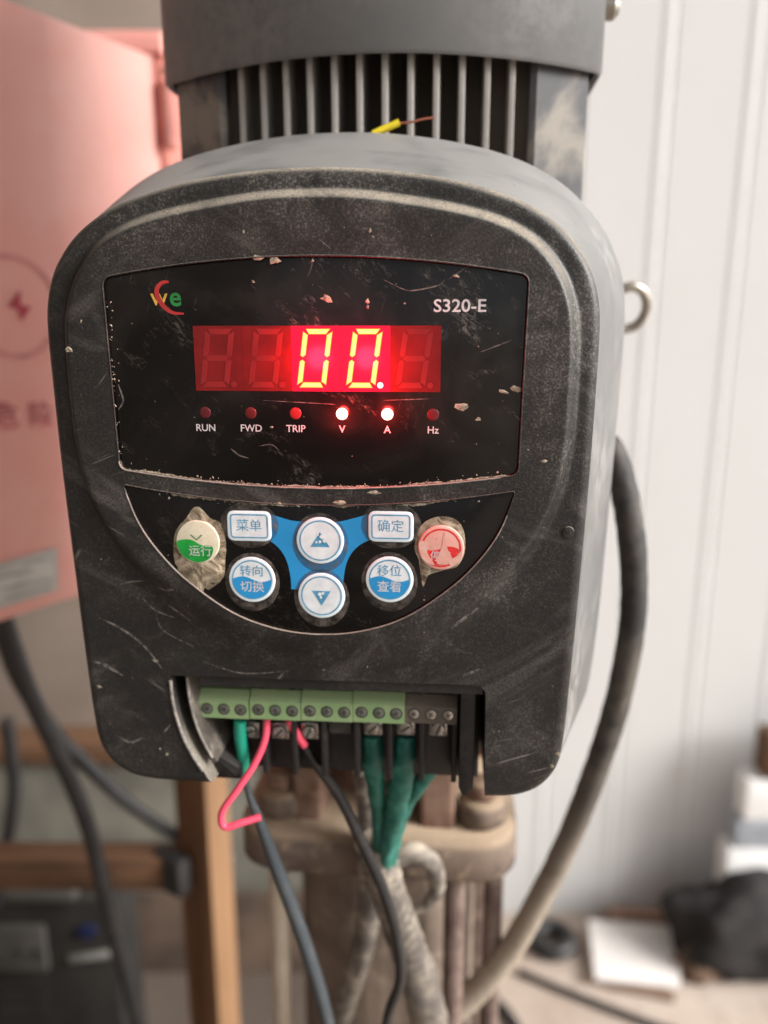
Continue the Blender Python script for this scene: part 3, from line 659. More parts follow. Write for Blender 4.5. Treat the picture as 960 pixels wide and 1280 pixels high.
def blob(cu, cv, r, seed, n=14, j=0.45):
    return [(cu + r * (1 + j * noise.noise(Vector((math.cos(a) * 1.3, math.sin(a) * 1.3, seed)))) * math.cos(a), cv + r * (1 + j * noise.noise(Vector((math.cos(a) * 1.3 + 5, math.sin(a) * 1.3, seed)))) * math.sin(a)) for a in [2 * math.pi * k / n for k in range(n)]]
for k, (x, y, r) in enumerate(((1.5, -48.6, 0.55), (0.4, -48.1, 0.35), (1.0, -49.9, 0.4), (2.1, -49.6, 0.45), (0.1, -50.0, 0.3))): sheet('rub_mark', blob(x, y, r, k * 3.3), T2 + 0.002 * k, M['white_cap'], b)
b = button('round', 1.1, -63.9, M['white_cap'], M['white_rim'], M['blue_line']); b['label'] = 'round down arrow button'
sheet('arrow', [(1.1 - 2.4, -62.6), (1.1, -66.5), (1.1 + 2.4, -62.6)], T1, M['blue_line'], b)
for k, (x, y, r) in enumerate(((0.7, -63.5, 0.5), (1.5, -63.2, 0.35), (1.0, -64.3, 0.35))): sheet('rub_mark', blob(x, y, r, 20 + k * 3.3), T2 + 0.002 * k, M['white_cap'], b)
def wrinkled_film(poly, parent, seed, hgt=0.55, mat=None):
    n = len(poly); cu = sum(p[0] for p in poly) / n; cv = sum(p[1] for p in poly) / n; rings_ = []
    rings_.append([L(u, v, -0.44) for u, v in poly])
    for k in range(0, 9):
        s = 1 - k / 10; ring = []
        for u, v in poly:
            a, b_ = cu + (u - cu) * s, cv + (v - cv) * s
            z = -0.40 + (hgt if k else 0.1) * (1 - s ** 3) + (0.30 * noise.noise(Vector((a * 0.55, b_ * 0.55, seed))) + 0.16 * noise.noise(Vector((a * 1.5, b_ * 1.1, seed + 3)))) * (0.5 if k == 0 else 1)
            ring.append(L(a, b_, z))
        rings_.append(ring)
    return link('torn_film', loft('torn_film', rings_, False, True), mat or M['torn'], parent, True, 60)
def pxpoly(pts, n=4, h=0.0): return [(q.x, q.y) for q in catmull([dp(x, y, h) for x, y in pts], n, True)]
# run button under torn film
b = prism('button', circle(-29.9, -50.6, 5.6, 40), -0.44, CAPH + 0.35, M['cream'], dr, 0.35, 4); b['label'] = 'green run button under torn yellow film'
fp = pxpoly([(245, 633), (262, 648), (275, 655), (282, 680), (281, 700), (279, 722), (262, 737), (252, 741), (238, 733), (222, 715), (216, 690), (219, 665), (232, 648)])
wrinkled_film(fp, b, 1.7)
gp = pxpoly([(222, 676), (238, 674), (252, 681), (266, 683), (265, 694), (257, 701), (244, 702), (230, 695), (224, 686)])
sheet('green_leaf', gp, CAPH + 0.38, M['green_btn'], b)
text('lettering', '运行', 3.0, -29.3, -53.0, CAPH + 0.42, M['print'], b)
ribbon_sheet('chevron', [(-31.6, -48.7), (-30.1, -50.0), (-28.7, -48.7)], lambda t: 0.16, CAPH + 0.39, M['logo_g'], b)
# stop button, rubbed, under torn film
b = prism('button', circle(30.8, -50.7, 5.65, 40), -0.44, CAPH + 0.25, M['pink_cap'], dr, 0.45, 4); b['label'] = 'rubbed red stop button under torn film'
fp = pxpoly([(552, 646), (570, 650), (580, 665), (581, 690), (572, 708), (560, 712), (545, 716), (532, 722), (529, 735), (526, 720), (523, 700), (518, 685), (523, 662), (536, 650)])
wrinkled_film(fp, b, 9.1, 0.35)
ring_sheet('button_ring', circle(30.8, -50.7, 4.9, 40), circle(30.8, -50.7, 4.45, 40), CAPH + 0.27, M['red_btn'], b)
sheet('red_wave', wave_poly(30.8, -50.7, 4.35, -0.7, -0.1), CAPH + 0.28, M['red_btn'], b)
text('lettering', '停机', 2.7, 30.8, -52.9, CAPH + 0.30, M['print'], b)
for k, pts in enumerate((((556, 664), (558, 682), (566, 702), (546, 704), (552, 684)), ((524, 677), (537, 679), (534, 690), (543, 706), (528, 698)), ((572, 694), (578, 686), (576, 700), (566, 707), (560, 702)))):
    sheet('rub_mark', pxpoly(pts, 4), CAPH + 0.32 + 0.01 * k, M['pink_cap'], b)
# --- terminal bay
prism('bay_back', [(-33, -89), (42.4, -88.6), (42.4, -125.5), (-27.5, -125.5)], -35.9, -21, M['bay'], dr, 0.6, 2)
def wallcurve(off, h0, h1, th):
    c = [(q.x + off, q.y) for q in catmull(BAYL, 5)][:-7]; poly = ribbon(c, lambda t: th)
    n = len(c); vs = [L(u, v, h0) for u, v in poly] + [L(u, v, h1) for u, v in poly]; m2 = 2 * n
    fs = [(i, (i + 1) % m2, m2 + (i + 1) % m2, m2 + i) for i in range(m2)]
    fs += [(m2 + i, m2 + i + 1, m2 + m2 - 2 - i, m2 + m2 - 1 - i) for i in range(n - 1)]
    return fix_normals(mesh_from('bay_wall', vs, fs))
link('bay_wall', wallcurve(3.7, -35, -5.5, 0.5), M['bay_dusty'], dr)
bead('bay_wall_edge', [(q.x + 3.7, q.y) for q in catmull(BAYL, 5)][1:-8], -5.5, 0.42, M['lip'], False)
prism('bay_wall', fillet([(36.6, -90.5), (40.6, -90.5), (40.6, -120.5), (39.2, -123), (37.6, -123), (36.6, -120.5)], [0, 0, 1, 1.5, 1.5, 1], 3), -21, -7.5, M['bay'], dr, 0.4, 2)
prism('bay_floor', fillet([(-34.6, -113.5), (-30.5, -115.5), (-25.0, -119.0), (-24.6, -122.6), (-35.2, -122.6)], 0.4, 2), -35.5, -9.5, M['bay'], dr, 0.5, 2)
prism('bay_ledge', [(-33.2, -89.0), (42.2, -88.4), (42.2, -91.2), (-33.2, -91.8)], -35, -4.6, M['bay'], dr)
def term_module(px0, px1, pyt, pyb, h, mat, scr, label=None):
    (u0, v0), (u1, v1) = dp(px0, pyt, h), dp(px1, pyb, h)
    prof = [(h - 9, v0 + 1.6), (h - 2.6, v0 + 0.9), (h, v0 - 1.7), (h, v1), (h - 0.5, v1 - 0.3), (h - 9, v1 - 0.3)]
    rings_ = [[L(u, v, q) for q, v in prof] for u in (u0 + 0.025, u1 - 0.025)]
    t = link('terminal_block', loft('terminal_block', rings_), mat, dr)
    if label: t['label'] = label
    wd = (u1 - u0) / 3; vc = (v0 - 1.7 + v1) / 2 + 0.25
    for k in range(3):
        uc = u0 + wd * (k + 0.5)
        r0 = prism('screw_hole', circle(uc, vc, 1.72, 20), h - 0.4, h + 0.03, M['hole'], t)
        s_ = prism('terminal_screw', circle(uc, vc, 1.38, 18), h - 0.3, h + 0.12, scr, t, 0.15, 2)
        a = random.uniform(0, math.pi)
        for q in (a, a + math.pi / 2):
            dx, dy = math.cos(q), math.sin(q)
            prism('screw_slot', [(uc + dx * 0.8 - dy * 0.14, vc + dy * 0.8 + dx * 0.14), (uc - dx * 0.8 - dy * 0.14, vc - dy * 0.8 + dx * 0.14), (uc - dx * 0.8 + dy * 0.14, vc - dy * 0.8 - dx * 0.14), (uc + dx * 0.8 + dy * 0.14, vc + dy * 0.8 - dx * 0.14)], h + 0.05, h + 0.135 + 0.004 * (q > a), M['hole'], t)
TH = -10.0
ex = [247.5, 311.5, 376, 441, 506]
for k in range(4): term_module(ex[k], ex[k + 1], 869 + 1.2 * k, 899 + 2.0 * k, TH, M['term_green'], M['screw'])
term_module(507, 571, 876, 906, TH - 0.6, M['term_grey'], M['bright'], 'dirty brown grey terminal block')
PH = -15.0
for px in (331, 368, 405, 446, 487, 527, 568):
    (u, v) = dp(px, 940, PH + 2); prism('divider', [(u - 0.75, -93), (u + 0.75, -93), (u + 0.75, -122.5), (u - 0.75, -122.5)], -21, PH + 2, M['bay'], dr, 0.3, 2)
for px, py in ((312, 916), (349, 917), (386, 917), (466, 912), (507, 912), (548, 913)):
    u, v = dp(px, py, PH)
    c = prism('clamp', fillet([(u - 2.6, v - 2.4), (u + 2.6, v - 2.4), (u + 2.6, v + 2.6), (u - 2.6, v + 2.6)], 0.5, 2), -21, PH - 1.2, M['bright'], dr, 0.3, 2)
    prism('clamp_screw', circle(u, v + 0.3, 1.9, 20), PH - 1.2, PH + 0.3, M['bright'], c, 0.4, 3)
    a = random.uniform(0.2, 1.2); dx, dy = math.cos(a), math.sin(a)
    prism('screw_slot', [(u + dx * 1.6 - dy * 0.3, v + .3 + dy * 1.6 + dx * 0.3), (u - dx * 1.6 - dy * 0.3, v + .3 - dy * 1.6 + dx * 0.3), (u - dx * 1.6 + dy * 0.3, v + .3 - dy * 1.6 - dx * 0.3), (u + dx * 1.6 + dy * 0.3, v + .3 + dy * 1.6 - dx * 0.3)], PH + 0.1, PH + 0.33, M['hole'], c)
u, v = dp(425, 911, PH)
prism('blank_cover', fillet([(u - 3.2, v - 1.6), (u + 3.2, v - 1.6), (u + 3.2, v + 2.2), (u - 3.2, v + 2.2)], 0.6, 2), -21, PH, M['machine_pale'], dr, 0.5, 2)
pu, pv = dp(711, 667, -2)
prism('body_plug', circle(pu, pv, 1.5, 20), -3.6, -2.9, M['body'], dr, 0.3, 2); ring_sheet('plug_edge', circle(pu, pv, 1.9, 20), circle(pu, pv, 1.55, 20), -3.2, M['bay'], dr)
# --- dry mud flakes, crust and scuffs on the drive (uncountable)
FV, FF = [], []
def add_flake(u, v, h, r, seed, stretch=1.0, ang=0.0, th=0.12):
    n = random.randint(6, 9); b0 = len(FV); pts = []
    for k in range(n):
        a = 2 * math.pi * k / n; rr = r * random.uniform(0.45, 1.2); x, y = rr * math.cos(a) * stretch, rr * math.sin(a)
        pts.append((u + x * math.cos(ang) - y * math.sin(ang), v + x * math.sin(ang) + y * math.cos(ang)))
    for a, b_ in pts: FV.append(L(a, b_, h - 0.03))
    FV.append(L(u, v, h + th * random.uniform(0.5, 1.2)))
    for k in range(n): FF.append((b0 + k, b0 + (k + 1) % n, b0 + n))
def hat(u, v):                                              # height of the drive's front at a point
    if -33 < v < 15 and abs(u) < 49: return -0.55
    x = np.array([[u, v]]); h = float(face_h(x)[0])
    if -73 < v < -41 and abs(u) < 47 - max(0, (-41 - v)) ** 1.15 * 0.45: return -0.45
    return h
for px, py, r, st, a in ((463, 288, 1.1, .5, .3), (466, 296, .8, .5, 1.2), (343, 326, 1.3, 1.6, .1), (391, 326, .5, 1, 0), (322, 322, .9, 2.2, .1), (409, 373, 1.6, 1.9, .2), (459, 377, 1.2, .7, .1), (460, 384, .9, .6, .1), (506, 379, .6, 1.5, 0), (578, 508, 1.7, 1.5, .1), (598, 524, 1.1, 1.2, 0), (643, 486, 1.2, 2.4, .3), (630, 490, .9, 2.5, .1), (316, 352, .7, 1, .2), (586, 268, .5, 1, 0), (102, 402, .9, .6, .6), (88, 436, 1.2, 1.2, .3), (681, 576, .7, 2.6, 0), (660, 562, .35, 1, 0), (189, 832, .9, 2.2, .3), (118, 865, .8, 1.6, 0), (204, 950, 1.0, .7, .4), (195, 943, .6, .6, .3), (403, 842, .6, .7, 1.2), (458, 838, .5, .5, 0), (305, 290, .6, 1, .5), (204, 264, .7, 1.4, .6), (222, 268, .5, 1, .4), (570, 345, .5, 2.8, .4), (700, 950, 1.0, 1, 0), (692, 965, .9, 1, 0), (470, 616, 1.0, 3, 0), (425, 628, 1.0, 2.6, 0), (350, 629, .8, 2.0, 0), (373, 632, .6, .8, 1.5), (386, 634, .5, .7, 1.5), (212, 622, .6, .8, .4), (530, 750, .35, 1, 0), (210, 694, .35, 1, 0), (120, 703, .4, 1, 0), (340, 534, .5, 1.5, 0)):
    u, v = dp(px, py, -0.4); add_flake(u, v, hat(u, v), r * 0.8, px, st, -a)
for k in range(110):                                        # crumbs left in the display's edge
    t = random.random()
    if t < 0.42: u, v = -48.9 + abs(random.gauss(0, 0.7)), random.uniform(-32, 8)
    elif t < 0.85: u = random.uniform(-47, 47) * (1 if random.random() < .5 else .9); v = -32.3 - 4.1 * (1 - (u / 49.4) ** 2) + 0.3 + abs(random.gauss(0, 0.55))
    else: u = random.uniform(-40, 40); v = -40.7 + 4.4 * (u / 48.2) ** 2 - 0.3 - abs(random.gauss(0, 0.5))
    add_flake(u, v, -0.55 if v > -38 else -0.45, random.uniform(0.07, 0.30), k, random.uniform(0.8, 2.2), random.uniform(0, 3), 0.2)
for k in range(210):                                        # specks
    u, v = random.uniform(-62, 62), random.uniform(-115, 33)
    if v < -86 and -42 < u < 44: continue
    if abs(u) > 49 and v > 14: continue
    add_flake(u, v, hat(u, v), random.choice((0.07, 0.08, 0.1, 0.15)), k, random.uniform(0.7, 2.2), random.uniform(0, 3), 0.1)
def crust(pts, inward, wmax, seed, h):
    b0 = len(FV); n = len(pts)
    for i, (u, v) in enumerate(pts):
        a = pts[max(0, i - 1)]; c = pts[min(n - 1, i + 1)]; t = Vector((c[0] - a[0], c[1] - a[1])).normalized(); nn2 = Vector((-t.y, t.x)) * inward
        q = noise.noise(Vector((u * 0.16, v * 0.16, seed))) + 0.5 * noise.noise(Vector((u * 0.9, v * 0.9, seed))) + 0.35 * noise.noise(Vector((u * 2.7, v * 2.7, seed)))
        w_ = max(0.02, wmax * (0.38 + q)); 
        for f_, hh in ((0, 0.06), (0.55, 0.05), (1, -0.02)): FV.append(L(u + nn2.x * w_ * f_, v + nn2.y * w_ * f_, h + hh))
    for i in range(n - 1):
        for k in range(2): FF.append((b0 + 3 * i + k, b0 + 3 * i + 3 + k, b0 + 3 * i + 4 + k, b0 + 3 * i + 1 + k))
def dense(pts, st):
    out = []
    for a, b_ in zip(pts[:-1], pts[1:]):
        m = max(1, int(math.hypot(b_[0] - a[0], b_[1] - a[1]) / st)); out += [(a[0] + (b_[0] - a[0]) * k / m, a[1] + (b_[1] - a[1]) * k / m) for k in range(m)]
    return out + [pts[-1]]
dpi = inset(disp_poly(), 0.18); lowp = dense([q for q in dpi if q[1] < 8 and q[0] < -46] + [q for q in dpi if q[1] < -31 and q[0] >= -46 and q[0] < 47], 0.12)
crust(lowp, 1, 0.7, 4.2, -0.56)
kpt = dense([q for q in inset(key_poly(), 0.15) if q[1] > -41.2 and abs(q[0]) < 40], 0.15); crust(kpt, -1, 0.8, 9.9, -0.46)
fl = link('mud_flakes', mesh_from('mud_flakes', FV, FF), M['flake'], dr); fl['kind'] = 'stuff'
SV, SF = [], []
def scuff(pts, w_):
    c = [(q.x, q.y) for q in catmull([dp(x, y, -1.5) for x, y in pts], 6)]
    poly = ribbon(c, lambda t: w_ * (0.25 + 0.75 * math.sin(math.pi * t)) * (1 + 0.5 * noise.noise(Vector((t * 9, pts[0][0], 0))))); n = len(c); b0 = len(SV)
    for u, v in poly: SV.append(L(u, v, hat(u, v) + 0.05))
    for i in range(n - 1): SF.append((b0 + i, b0 + i + 1, b0 + 2 * n - 2 - i, b0 + 2 * n - 1 - i))
for pts, w_ in ((((120, 775), (150, 790), (178, 812), (200, 840)), .35), (((113, 830), (130, 836), (150, 848)), .5), (((192, 734), (208, 737), (224, 733)), .35), (((206, 757), (222, 768), (236, 778)), .3), (((145, 925), (160, 932), (176, 926)), .3), (((200, 922), (210, 910)), .22), (((140, 735), (160, 730), (185, 728)), .2), (((170, 745), (190, 765), (215, 775)), .2),
                 (((480, 350), (505, 362), (520, 363), (548, 357), (556, 350)), .14), (((290, 560), (300, 568), (312, 572)), .2), (((325, 557), (340, 555), (350, 562)), .14), (((600, 440), (640, 425)), .15), (((400, 300), (415, 312)), .15), (((150, 480), (156, 500), (150, 512)), .25), (((190, 760), (200, 790), (240, 812)), .15), (((640, 250), (660, 262)), .2), (((330, 500), (420, 505)), .1), (((480, 500), (540, 498)), .1), (((560, 350), (590, 330)), .08), (((420, 405), (450, 440)), .1), (((415, 425), (400, 412)), .1), (((330, 445), (350, 420), (372, 410)), .3), (((600, 760), (560, 790)), .5), (((250, 830), (300, 845), (360, 842)), .2), (((600, 840), (575, 850)), .4)):
    scuff(pts, w_)
sc = link('scuff_marks', fix_normals(mesh_from('scuff_marks', SV, SF)), M['scuff'], dr); sc['kind'] = 'stuff'

# ================================================================== WIRES AT THE DRIVE
def P3(l): return [wp(x, y, Y) for x, y, Y in l]
def wire(name, label, cat, parts, group=None):
    base = wp(*parts[0][1][0]); e = empty(name, base); tag(e, label, cat, group)
    for pname, pts, r, mat, kw in parts:
        o = tube(pname, [p - base for p in P3(pts)], r, mat, e, **kw)
    return e
wire('signal_wire', 'grey black wire with a teal green end clamped in the third green terminal', 'wire', [
    ('green_sleeve', [(300, 900, .198), (300, 918, .1985), (303, 940, .199), (305, 966, .200)], 0.00175, M['w_green'], {}),
    ('black_sheath', [(304, 960, .2005), (311, 992, .202), (325, 1028, .205), (346, 1085, .210), (376, 1165, .216), (400, 1240, .221), (414, 1300, .225)], [0.0009, 0.0010, 0.0016, 0.0022, 0.0024, 0.0024, 0.0024], M['w_grey'], {})], 'signal wires in the green terminals')
wire('signal_wire', 'thin black wire with a short red end clamped in the sixth green terminal', 'wire', [
    ('red_sleeve', [(362, 899, .1985), (367, 910, .199), (374, 922, .1995), (381, 932, .200)], 0.00125, M['w_red'], {}),
    ('black_sheath', [(379, 929, .200), (396, 956, .202), (425, 997, .206), (452, 1052, .210), (480, 1115, .214), (497, 1175, .218), (500, 1225, .221), (487, 1262, .224), (480, 1300, .226)], [0.0013, 0.0015, 0.0018, 0.0018, 0.0018, 0.0018], M['w_black'], {})], 'signal wires in the green terminals')
wire('jumper_wire', 'short loose red wire curling down from the fourth green terminal to a cut end', 'wire', [
    ('red_sleeve', [(334, 899, .1985), (331, 925, .197), (318, 955, .195), (296, 988, .193), (279, 1012, .192), (277, 1028, .192), (284, 1034, .192), (300, 1029, .1925), (326, 1021, .194)], 0.00102, M['w_red'], {})])
for lab, pts, r in (('grimy teal power wire in the lower left clamp, leftmost of the three', [(466, 918, .203), (467, 945, .204), (470, 980, .208), (474, 1020, .216), (474, 1090, .2268)], [0.0026, .0030, .0029, .0026, .0022]),
                    ('grimy teal power wire, thickest and middle of the three, running straight into the cable', [(508, 918, .203), (505, 945, .2035), (500, 985, .206), (491, 1030, .213), (479, 1088, .2255)], [0.0027, .0034, .0036, .0032, .0022]),
                    ('grimy teal power wire slanting in from the right clamp, rightmost of the three', [(553, 922, .204), (546, 945, .205), (526, 978, .210), (502, 1015, .217), (484, 1092, .2270)], [0.0020, .0024, .0026, .0026, .0022])):
    wire('power_wire', lab, 'wire', [('insulation', pts, r, M['w_green_dirty'], dict(rough=0.24))], 'power wires in the lower clamps')
def single(name, label, cat, pts, r, mat, group=None, **kw):
    p = P3(pts); o = tube(name, p, r, mat, None, **kw); rebase(o, p[-1]); return tag(o, label, cat, group)
single('cable_sheath', 'thick dusty grey cable whose open end swallows the green wires', 'cable', [(467, 1052, .2245), (476, 1084, .2265), (490, 1130, .231), (508, 1180, .238), (528, 1240, .243), (548, 1320, .25)], [0.0060, .0060, .0062, .0066, .0070, .0072], M['cable'], rough=0.18, seg=18)
single('sheath_tongue', 'peeled tongue of dusty cable sheath curling right beside the green wires', 'cable sheath', [(486, 1090, .236), (498, 1072, .236), (520, 1066, .237), (540, 1080, .239), (547, 1105, .240), (536, 1128, .241), (516, 1140, .241)], [0.0026, .0034, .0036, .0034, .0030, .0022, .0012], M['cable'], rough=0.15)
single('conduit', 'dark grey conduit running down behind the green wires to the left', 'conduit', [(457, 960, .250), (461, 1010, .252), (462, 1070, .254), (462, 1130, .258), (452, 1190, .262), (436, 1240, .266), (415, 1310, .272)], 0.0046, M['cable'], seg=16)
pc_ = single('power_cable', 'thick black cable bowing down the right side of the drive, dusty towards its lower end', 'cable', [(690, 550, .288), (752, 552, .268), (772, 582, .259), (785, 640, .256), (792, 710, .256), (789, 790, .258), (771, 880, .262), (742, 970, .267), (708, 1055, .273), (672, 1128, .279), (634, 1192, .284), (590, 1243, .287), (540, 1285, .288)], [.0040, .0043, .0046, .0047, .0047, .0047, .0048, .0051, .0056, .0061], M['cable_muddy'], seg=18, rough=0.06)
yw = wire('wire_offcut', 'short yellow wire offcut with a bare copper strand lying on top of the drive', 'wire', [
    ('yellow_sleeve', [(466, 168, .2335), (476, 163, .2335), (488, 158, .2335), (499, 153, .2335)], 0.0010, M['yellow'], {}),
    ('copper_strand', [(498, 154, .2335), (512, 153, .2335), (528, 149, .2335), (543, 147, .2335)], 0.00032, M['copper'], {})])

# ================================================================== CABINET WITH OPEN DOOR
HL = 0.45; HX = -0.2685 * HL
cb = empty('electrical_cabinet', (HX, HL, CAMZ - 0.1345))
tag(cb, 'faded red electrical cabinet with its pink door standing open towards the camera', 'cabinet')
DL, DHT = 0.20, 0.2775; ang = math.atan2(1.62, 1.0)
def door_local(s, n, z):                                      # s from the hinge to the free edge, n out of the front face
    d = Vector((-math.cos(ang), -math.sin(ang), 0)); nn_ = Vector((math.sin(ang), -math.cos(ang), 0)); return d * s + nn_ * n + Vector((0, 0, z))
def slab(name, s0, s1, n0, n1, z0, z1, mat, parent, bev=0.0015):
    me = box_mesh(name, (s0, n0, z0), (s1, n1, z1), bev)
    for v in me.vertices: v.co = door_local(*v.co)
    return link(name, fix_normals(me), mat, parent, True, 30)
door = slab('door', 0, DL, -0.014, 0, 0, DHT, M['pink'], cb, 0.0022)
D_ = Vector((0, 0, CAMZ))
def dplane(px, py):                                           # where a sight line meets the door's front: (s, z)
    base = Vector((HX, HL, CAMZ - 0.1345)); nn_ = Vector((math.sin(ang), -math.cos(ang), 0)); r = ray(px, py); o = base - D_
    p = r * (o.dot(nn_) / r.dot(nn_)) + D_ - base
    return (p.dot(Vector((-math.cos(ang), -math.sin(ang), 0))), p.z)
def door_sheet(name, pts, mat, n=0.0006, parent=door):
    vs = [door_local(s, n, z) for s, z in pts]; return link(name, fix_normals(mesh_from(name, vs, [tuple(range(len(vs)))])), mat, parent)
def door_ring(name, cs, cz, r0, r1, mat, n=0.0006):
    k = 36; vs = [door_local(cs + r0 * math.cos(2 * math.pi * i / k), n, cz + r0 * math.sin(2 * math.pi * i / k)) for i in range(k)] + [door_local(cs + r1 * math.cos(2 * math.pi * i / k), n, cz + r1 * math.sin(2 * math.pi * i / k)) for i in range(k)]
    return link(name, fix_normals(mesh_from(name, vs, [(i, (i + 1) % k, k + (i + 1) % k, k + i) for i in range(k)])), mat, door)
cs_, cz_ = dplane(18, 384)
door_ring('warning_ring', cs_, cz_, 0.0235, 0.0215, M['red_faint'])
door_sheet('lightning_bolt', [dplane(*q) for q in ((24, 362), (9, 383), (21, 386), (26, 402), (38, 384), (25, 381))], M['red_print'])
def door_text(s, size, px, py):
    cs, cz = dplane(px, py); cu = bpy.data.curves.new('lettering', 'FONT'); cu.body = s; cu.size = size; cu.align_x = 'CENTER'; cu.align_y = 'CENTER'; cu.offset = 0.0002
    o = bpy.data.objects.new('lettering', cu); C.objects.link(o); cu.materials.append(M['red_mid']); o.parent = door
    X = Vector((math.cos(ang), math.sin(ang), 0)); Z = Vector((math.sin(ang), -math.cos(ang), 0)); Y = Vector((0, 0, 1))
    m = Matrix((X, Y, Z)).transposed().to_4x4(); m.translation = door_local(cs, 0.0007, cz); o.matrix_basis = m; to_mesh_object(o)
door_text('危', 0.014, 6, 522); door_text('险', 0.013, 50, 520)
door_sheet('sticker', [dplane(*q) for q in ((-30, 712), (70, 684), (72, 737), (-30, 770))], M['sticker'], 0.0007)
for (x0, y0, x1, y1) in ((28, 703, 55, 696), (-10, 722, 40, 710), (0, 735, 60, 722), (4, 746, 60, 732)):
    door_sheet('printed_line', [dplane(x0, y0), dplane(x1, y1), dplane(x1, y1 + 3), dplane(x0, y0 + 3)], M['ink'], 0.0009)
for z in (0.05, 0.2325): tube('hinge', [Vector((0.004, 0.0, z)), Vector((0.004, 0.0, z + 0.032))], 0.0045, M['red_dark'], cb)
box('cabinet_body', (-0.22, 0.012, -0.012), (0.0, 0.16, 0.2855), M['red_dark'], cb, 0.002)
box('cabinet_rim', (-0.222, 0.006, 0.2815), (0.002, 0.030, 0.2925), M['pink'], cb, 0.0015)
bo = tube('latch', [Vector((0.006, 0.0, 0.268)), Vector((0.012, -0.002, 0.284))], 0.0035, M['eye'], cb)

# ================================================================== LEFT SIDE: CABLES, WOOD, MACHINE
single('feeder_cable', 'thick black cable dropping steeply from under the cabinet to the wooden rail', 'cable', [(-8, 735, .40), (10, 790, .40), (38, 868, .41), (74, 945, .42), (100, 1005, .43), (118, 1062, .44), (138, 1150, .45), (160, 1230, .46), (180, 1310, .46)], 0.0052, M['w_black'], 'black cables under the cabinet')
single('feeder_cable', 'slimmer black cable crossing behind the thick one and running right under the drive', 'cable', [(-4, 770, .43), (20, 840, .43), (60, 905, .44), (104, 952, .45), (160, 1003, .46), (222, 1045, .47), (290, 1075, .48)], [.0052, .0050, .0044, .0038], M['w_black'], 'black cables under the cabinet')
single('feeder_cable', 'black cable hanging vertically at the left edge beside the plinth', 'cable', [(8, 900, .55), (14, 940, .55), (18, 985, .55), (13, 1030, .55), (4, 1075, .55), (-6, 1130, .55)], 0.0055, M['w_black'], 'black cables under the cabinet')
wf = empty('wooden_stand', wp(255, 1640, .47) * 1.0); wf.location = (-0.113, 0.47, 0.0)
tag(wf, 'rough wooden stand with an upright post and a brown crossbar at the lower left', 'stand')
pw = 0.0115
pc = wp(255, 1100, .47)
pt = (wp(258, 975, .47)).z + 0.06
link('post', box_mesh('post', (-pw, -pw, 0), (pw, pw, pt), 0.0015), M['wood'], wf, True, 30)
ob = wf.children[0]
wf.location = (pc.x, 0.47, 0); wf.rotation_euler = (0, 0, math.radians(-32))
box('post_right_face', (pw + 0.0005, -pw + 0.001, 0), (pw + 0.0065, pw - 0.001, pt - 0.01), M['wood_pale'], wf, 0.001)  # paler slab standing for the post's lighter right face
rb = wp(120, 1068, .46); rb2 = wp(120, 1106, .46)
cbx = link('crossbar', box_mesh('crossbar', (-0.34, -0.010, rb2.z), (-0.004, 0.010, rb.z), 0.0015), M['woodx'], wf, True, 30)
box('joint_wrap', (-0.024, -0.026, rb2.z - 0.002), (0.004, -pw - 0.002, rb.z + 0.002), M['rubber'], wf, 0.004)
cbx.rotation_euler = (0, 0, math.radians(32)); cbx.location = (-0.008, -0.012, 0)
mc = empty('machine', (-0.30, 0.56, 0.0))
tag(mc, 'charcoal machine case with a blue badge and pale nameplate under the wooden crossbar', 'machine')
m0 = wp(140, 1125, .56); mtop = m0.z; mx = m0.x + 0.30
box('case', (-0.25, 0, 0), (mx, 0.06, mtop), M['machine'], mc, 0.006)
box('lid', (-0.25, -0.004, mtop), (mx - 0.03, 0.055, mtop + 0.012), M['machine_pale'], mc, 0.003)
q0, q1 = wp(-30, 1160, .555), wp(60, 1215, .555)
sp_ = box('socket_panel', (q0.x + 0.30, -0.006, q1.z), (q1.x + 0.30, 0.002, q0.z), M['machine_pale'], mc, 0.002)
for px in (22, 46):
    q = wp(px, 1192, .553); link('socket_hole', loft('socket_hole', [[Vector((q.x + 0.30 + a, -0.007, q.z + b)) for a, b in circle(0, 0, 0.0035, 12)], [Vector((q.x + 0.30 + a, -0.0045, q.z + b)) for a, b in circle(0, 0, 0.0035, 12)]]), M['rubber'], sp_)
q = wp(108, 1166, .557); link('badge', loft('badge', [[Vector((q.x + 0.30 + a, -0.003, q.z + b)) for a, b in circle(0, 0, 0.0075, 20, 0.006)], [Vector((q.x + 0.30 + a, 0.001, q.z + b)) for a, b in circle(0, 0, 0.0075, 20, 0.006)]]), M['blue_dot'], mc)
q0, q1 = wp(86, 1203, .557), wp(134, 1192, .557)
np_ = box('nameplate', (-(q1 - q0).length / 2, -0.0025, -0.0032), ((q1 - q0).length / 2, 0.0, 0.0032), M['nameplate'], mc, 0.0005)
np_.location = ((q0.x + q1.x) / 2 + 0.30, 0.0, (q0.z + q1.z) / 2); np_.rotation_euler = (0, -0.16, 0)
for k in range(3):
    q0, q1 = wp(-30, 1228 + 16 * k, .557), wp(58, 1236 + 16 * k, .557)
    box('vent_slot', (q0.x + 0.30, -0.0015, q1.z), (q1.x + 0.30, 0.001, q0.z), M['rubber'], mc)

cd_ = empty('cardboard_sheet', (-0.30, 0.80, 0.0)); tag(cd_, 'brown stained cardboard sheet standing behind the machine and wooden post', 'cardboard')
box('sheet', (-0.25, 0, 0), (0.34, 0.006, wp(200, 1118, .80).z), M['cardboard'], cd_, 0.001)
# ================================================================== RIGHT SIDE: FLOOR LITTER
def fp_(px, py, z=0.0):
    d = ray(px, py); t = (z - CAMZ) / d.z; return Vector((0, 0, CAMZ)) + d * t
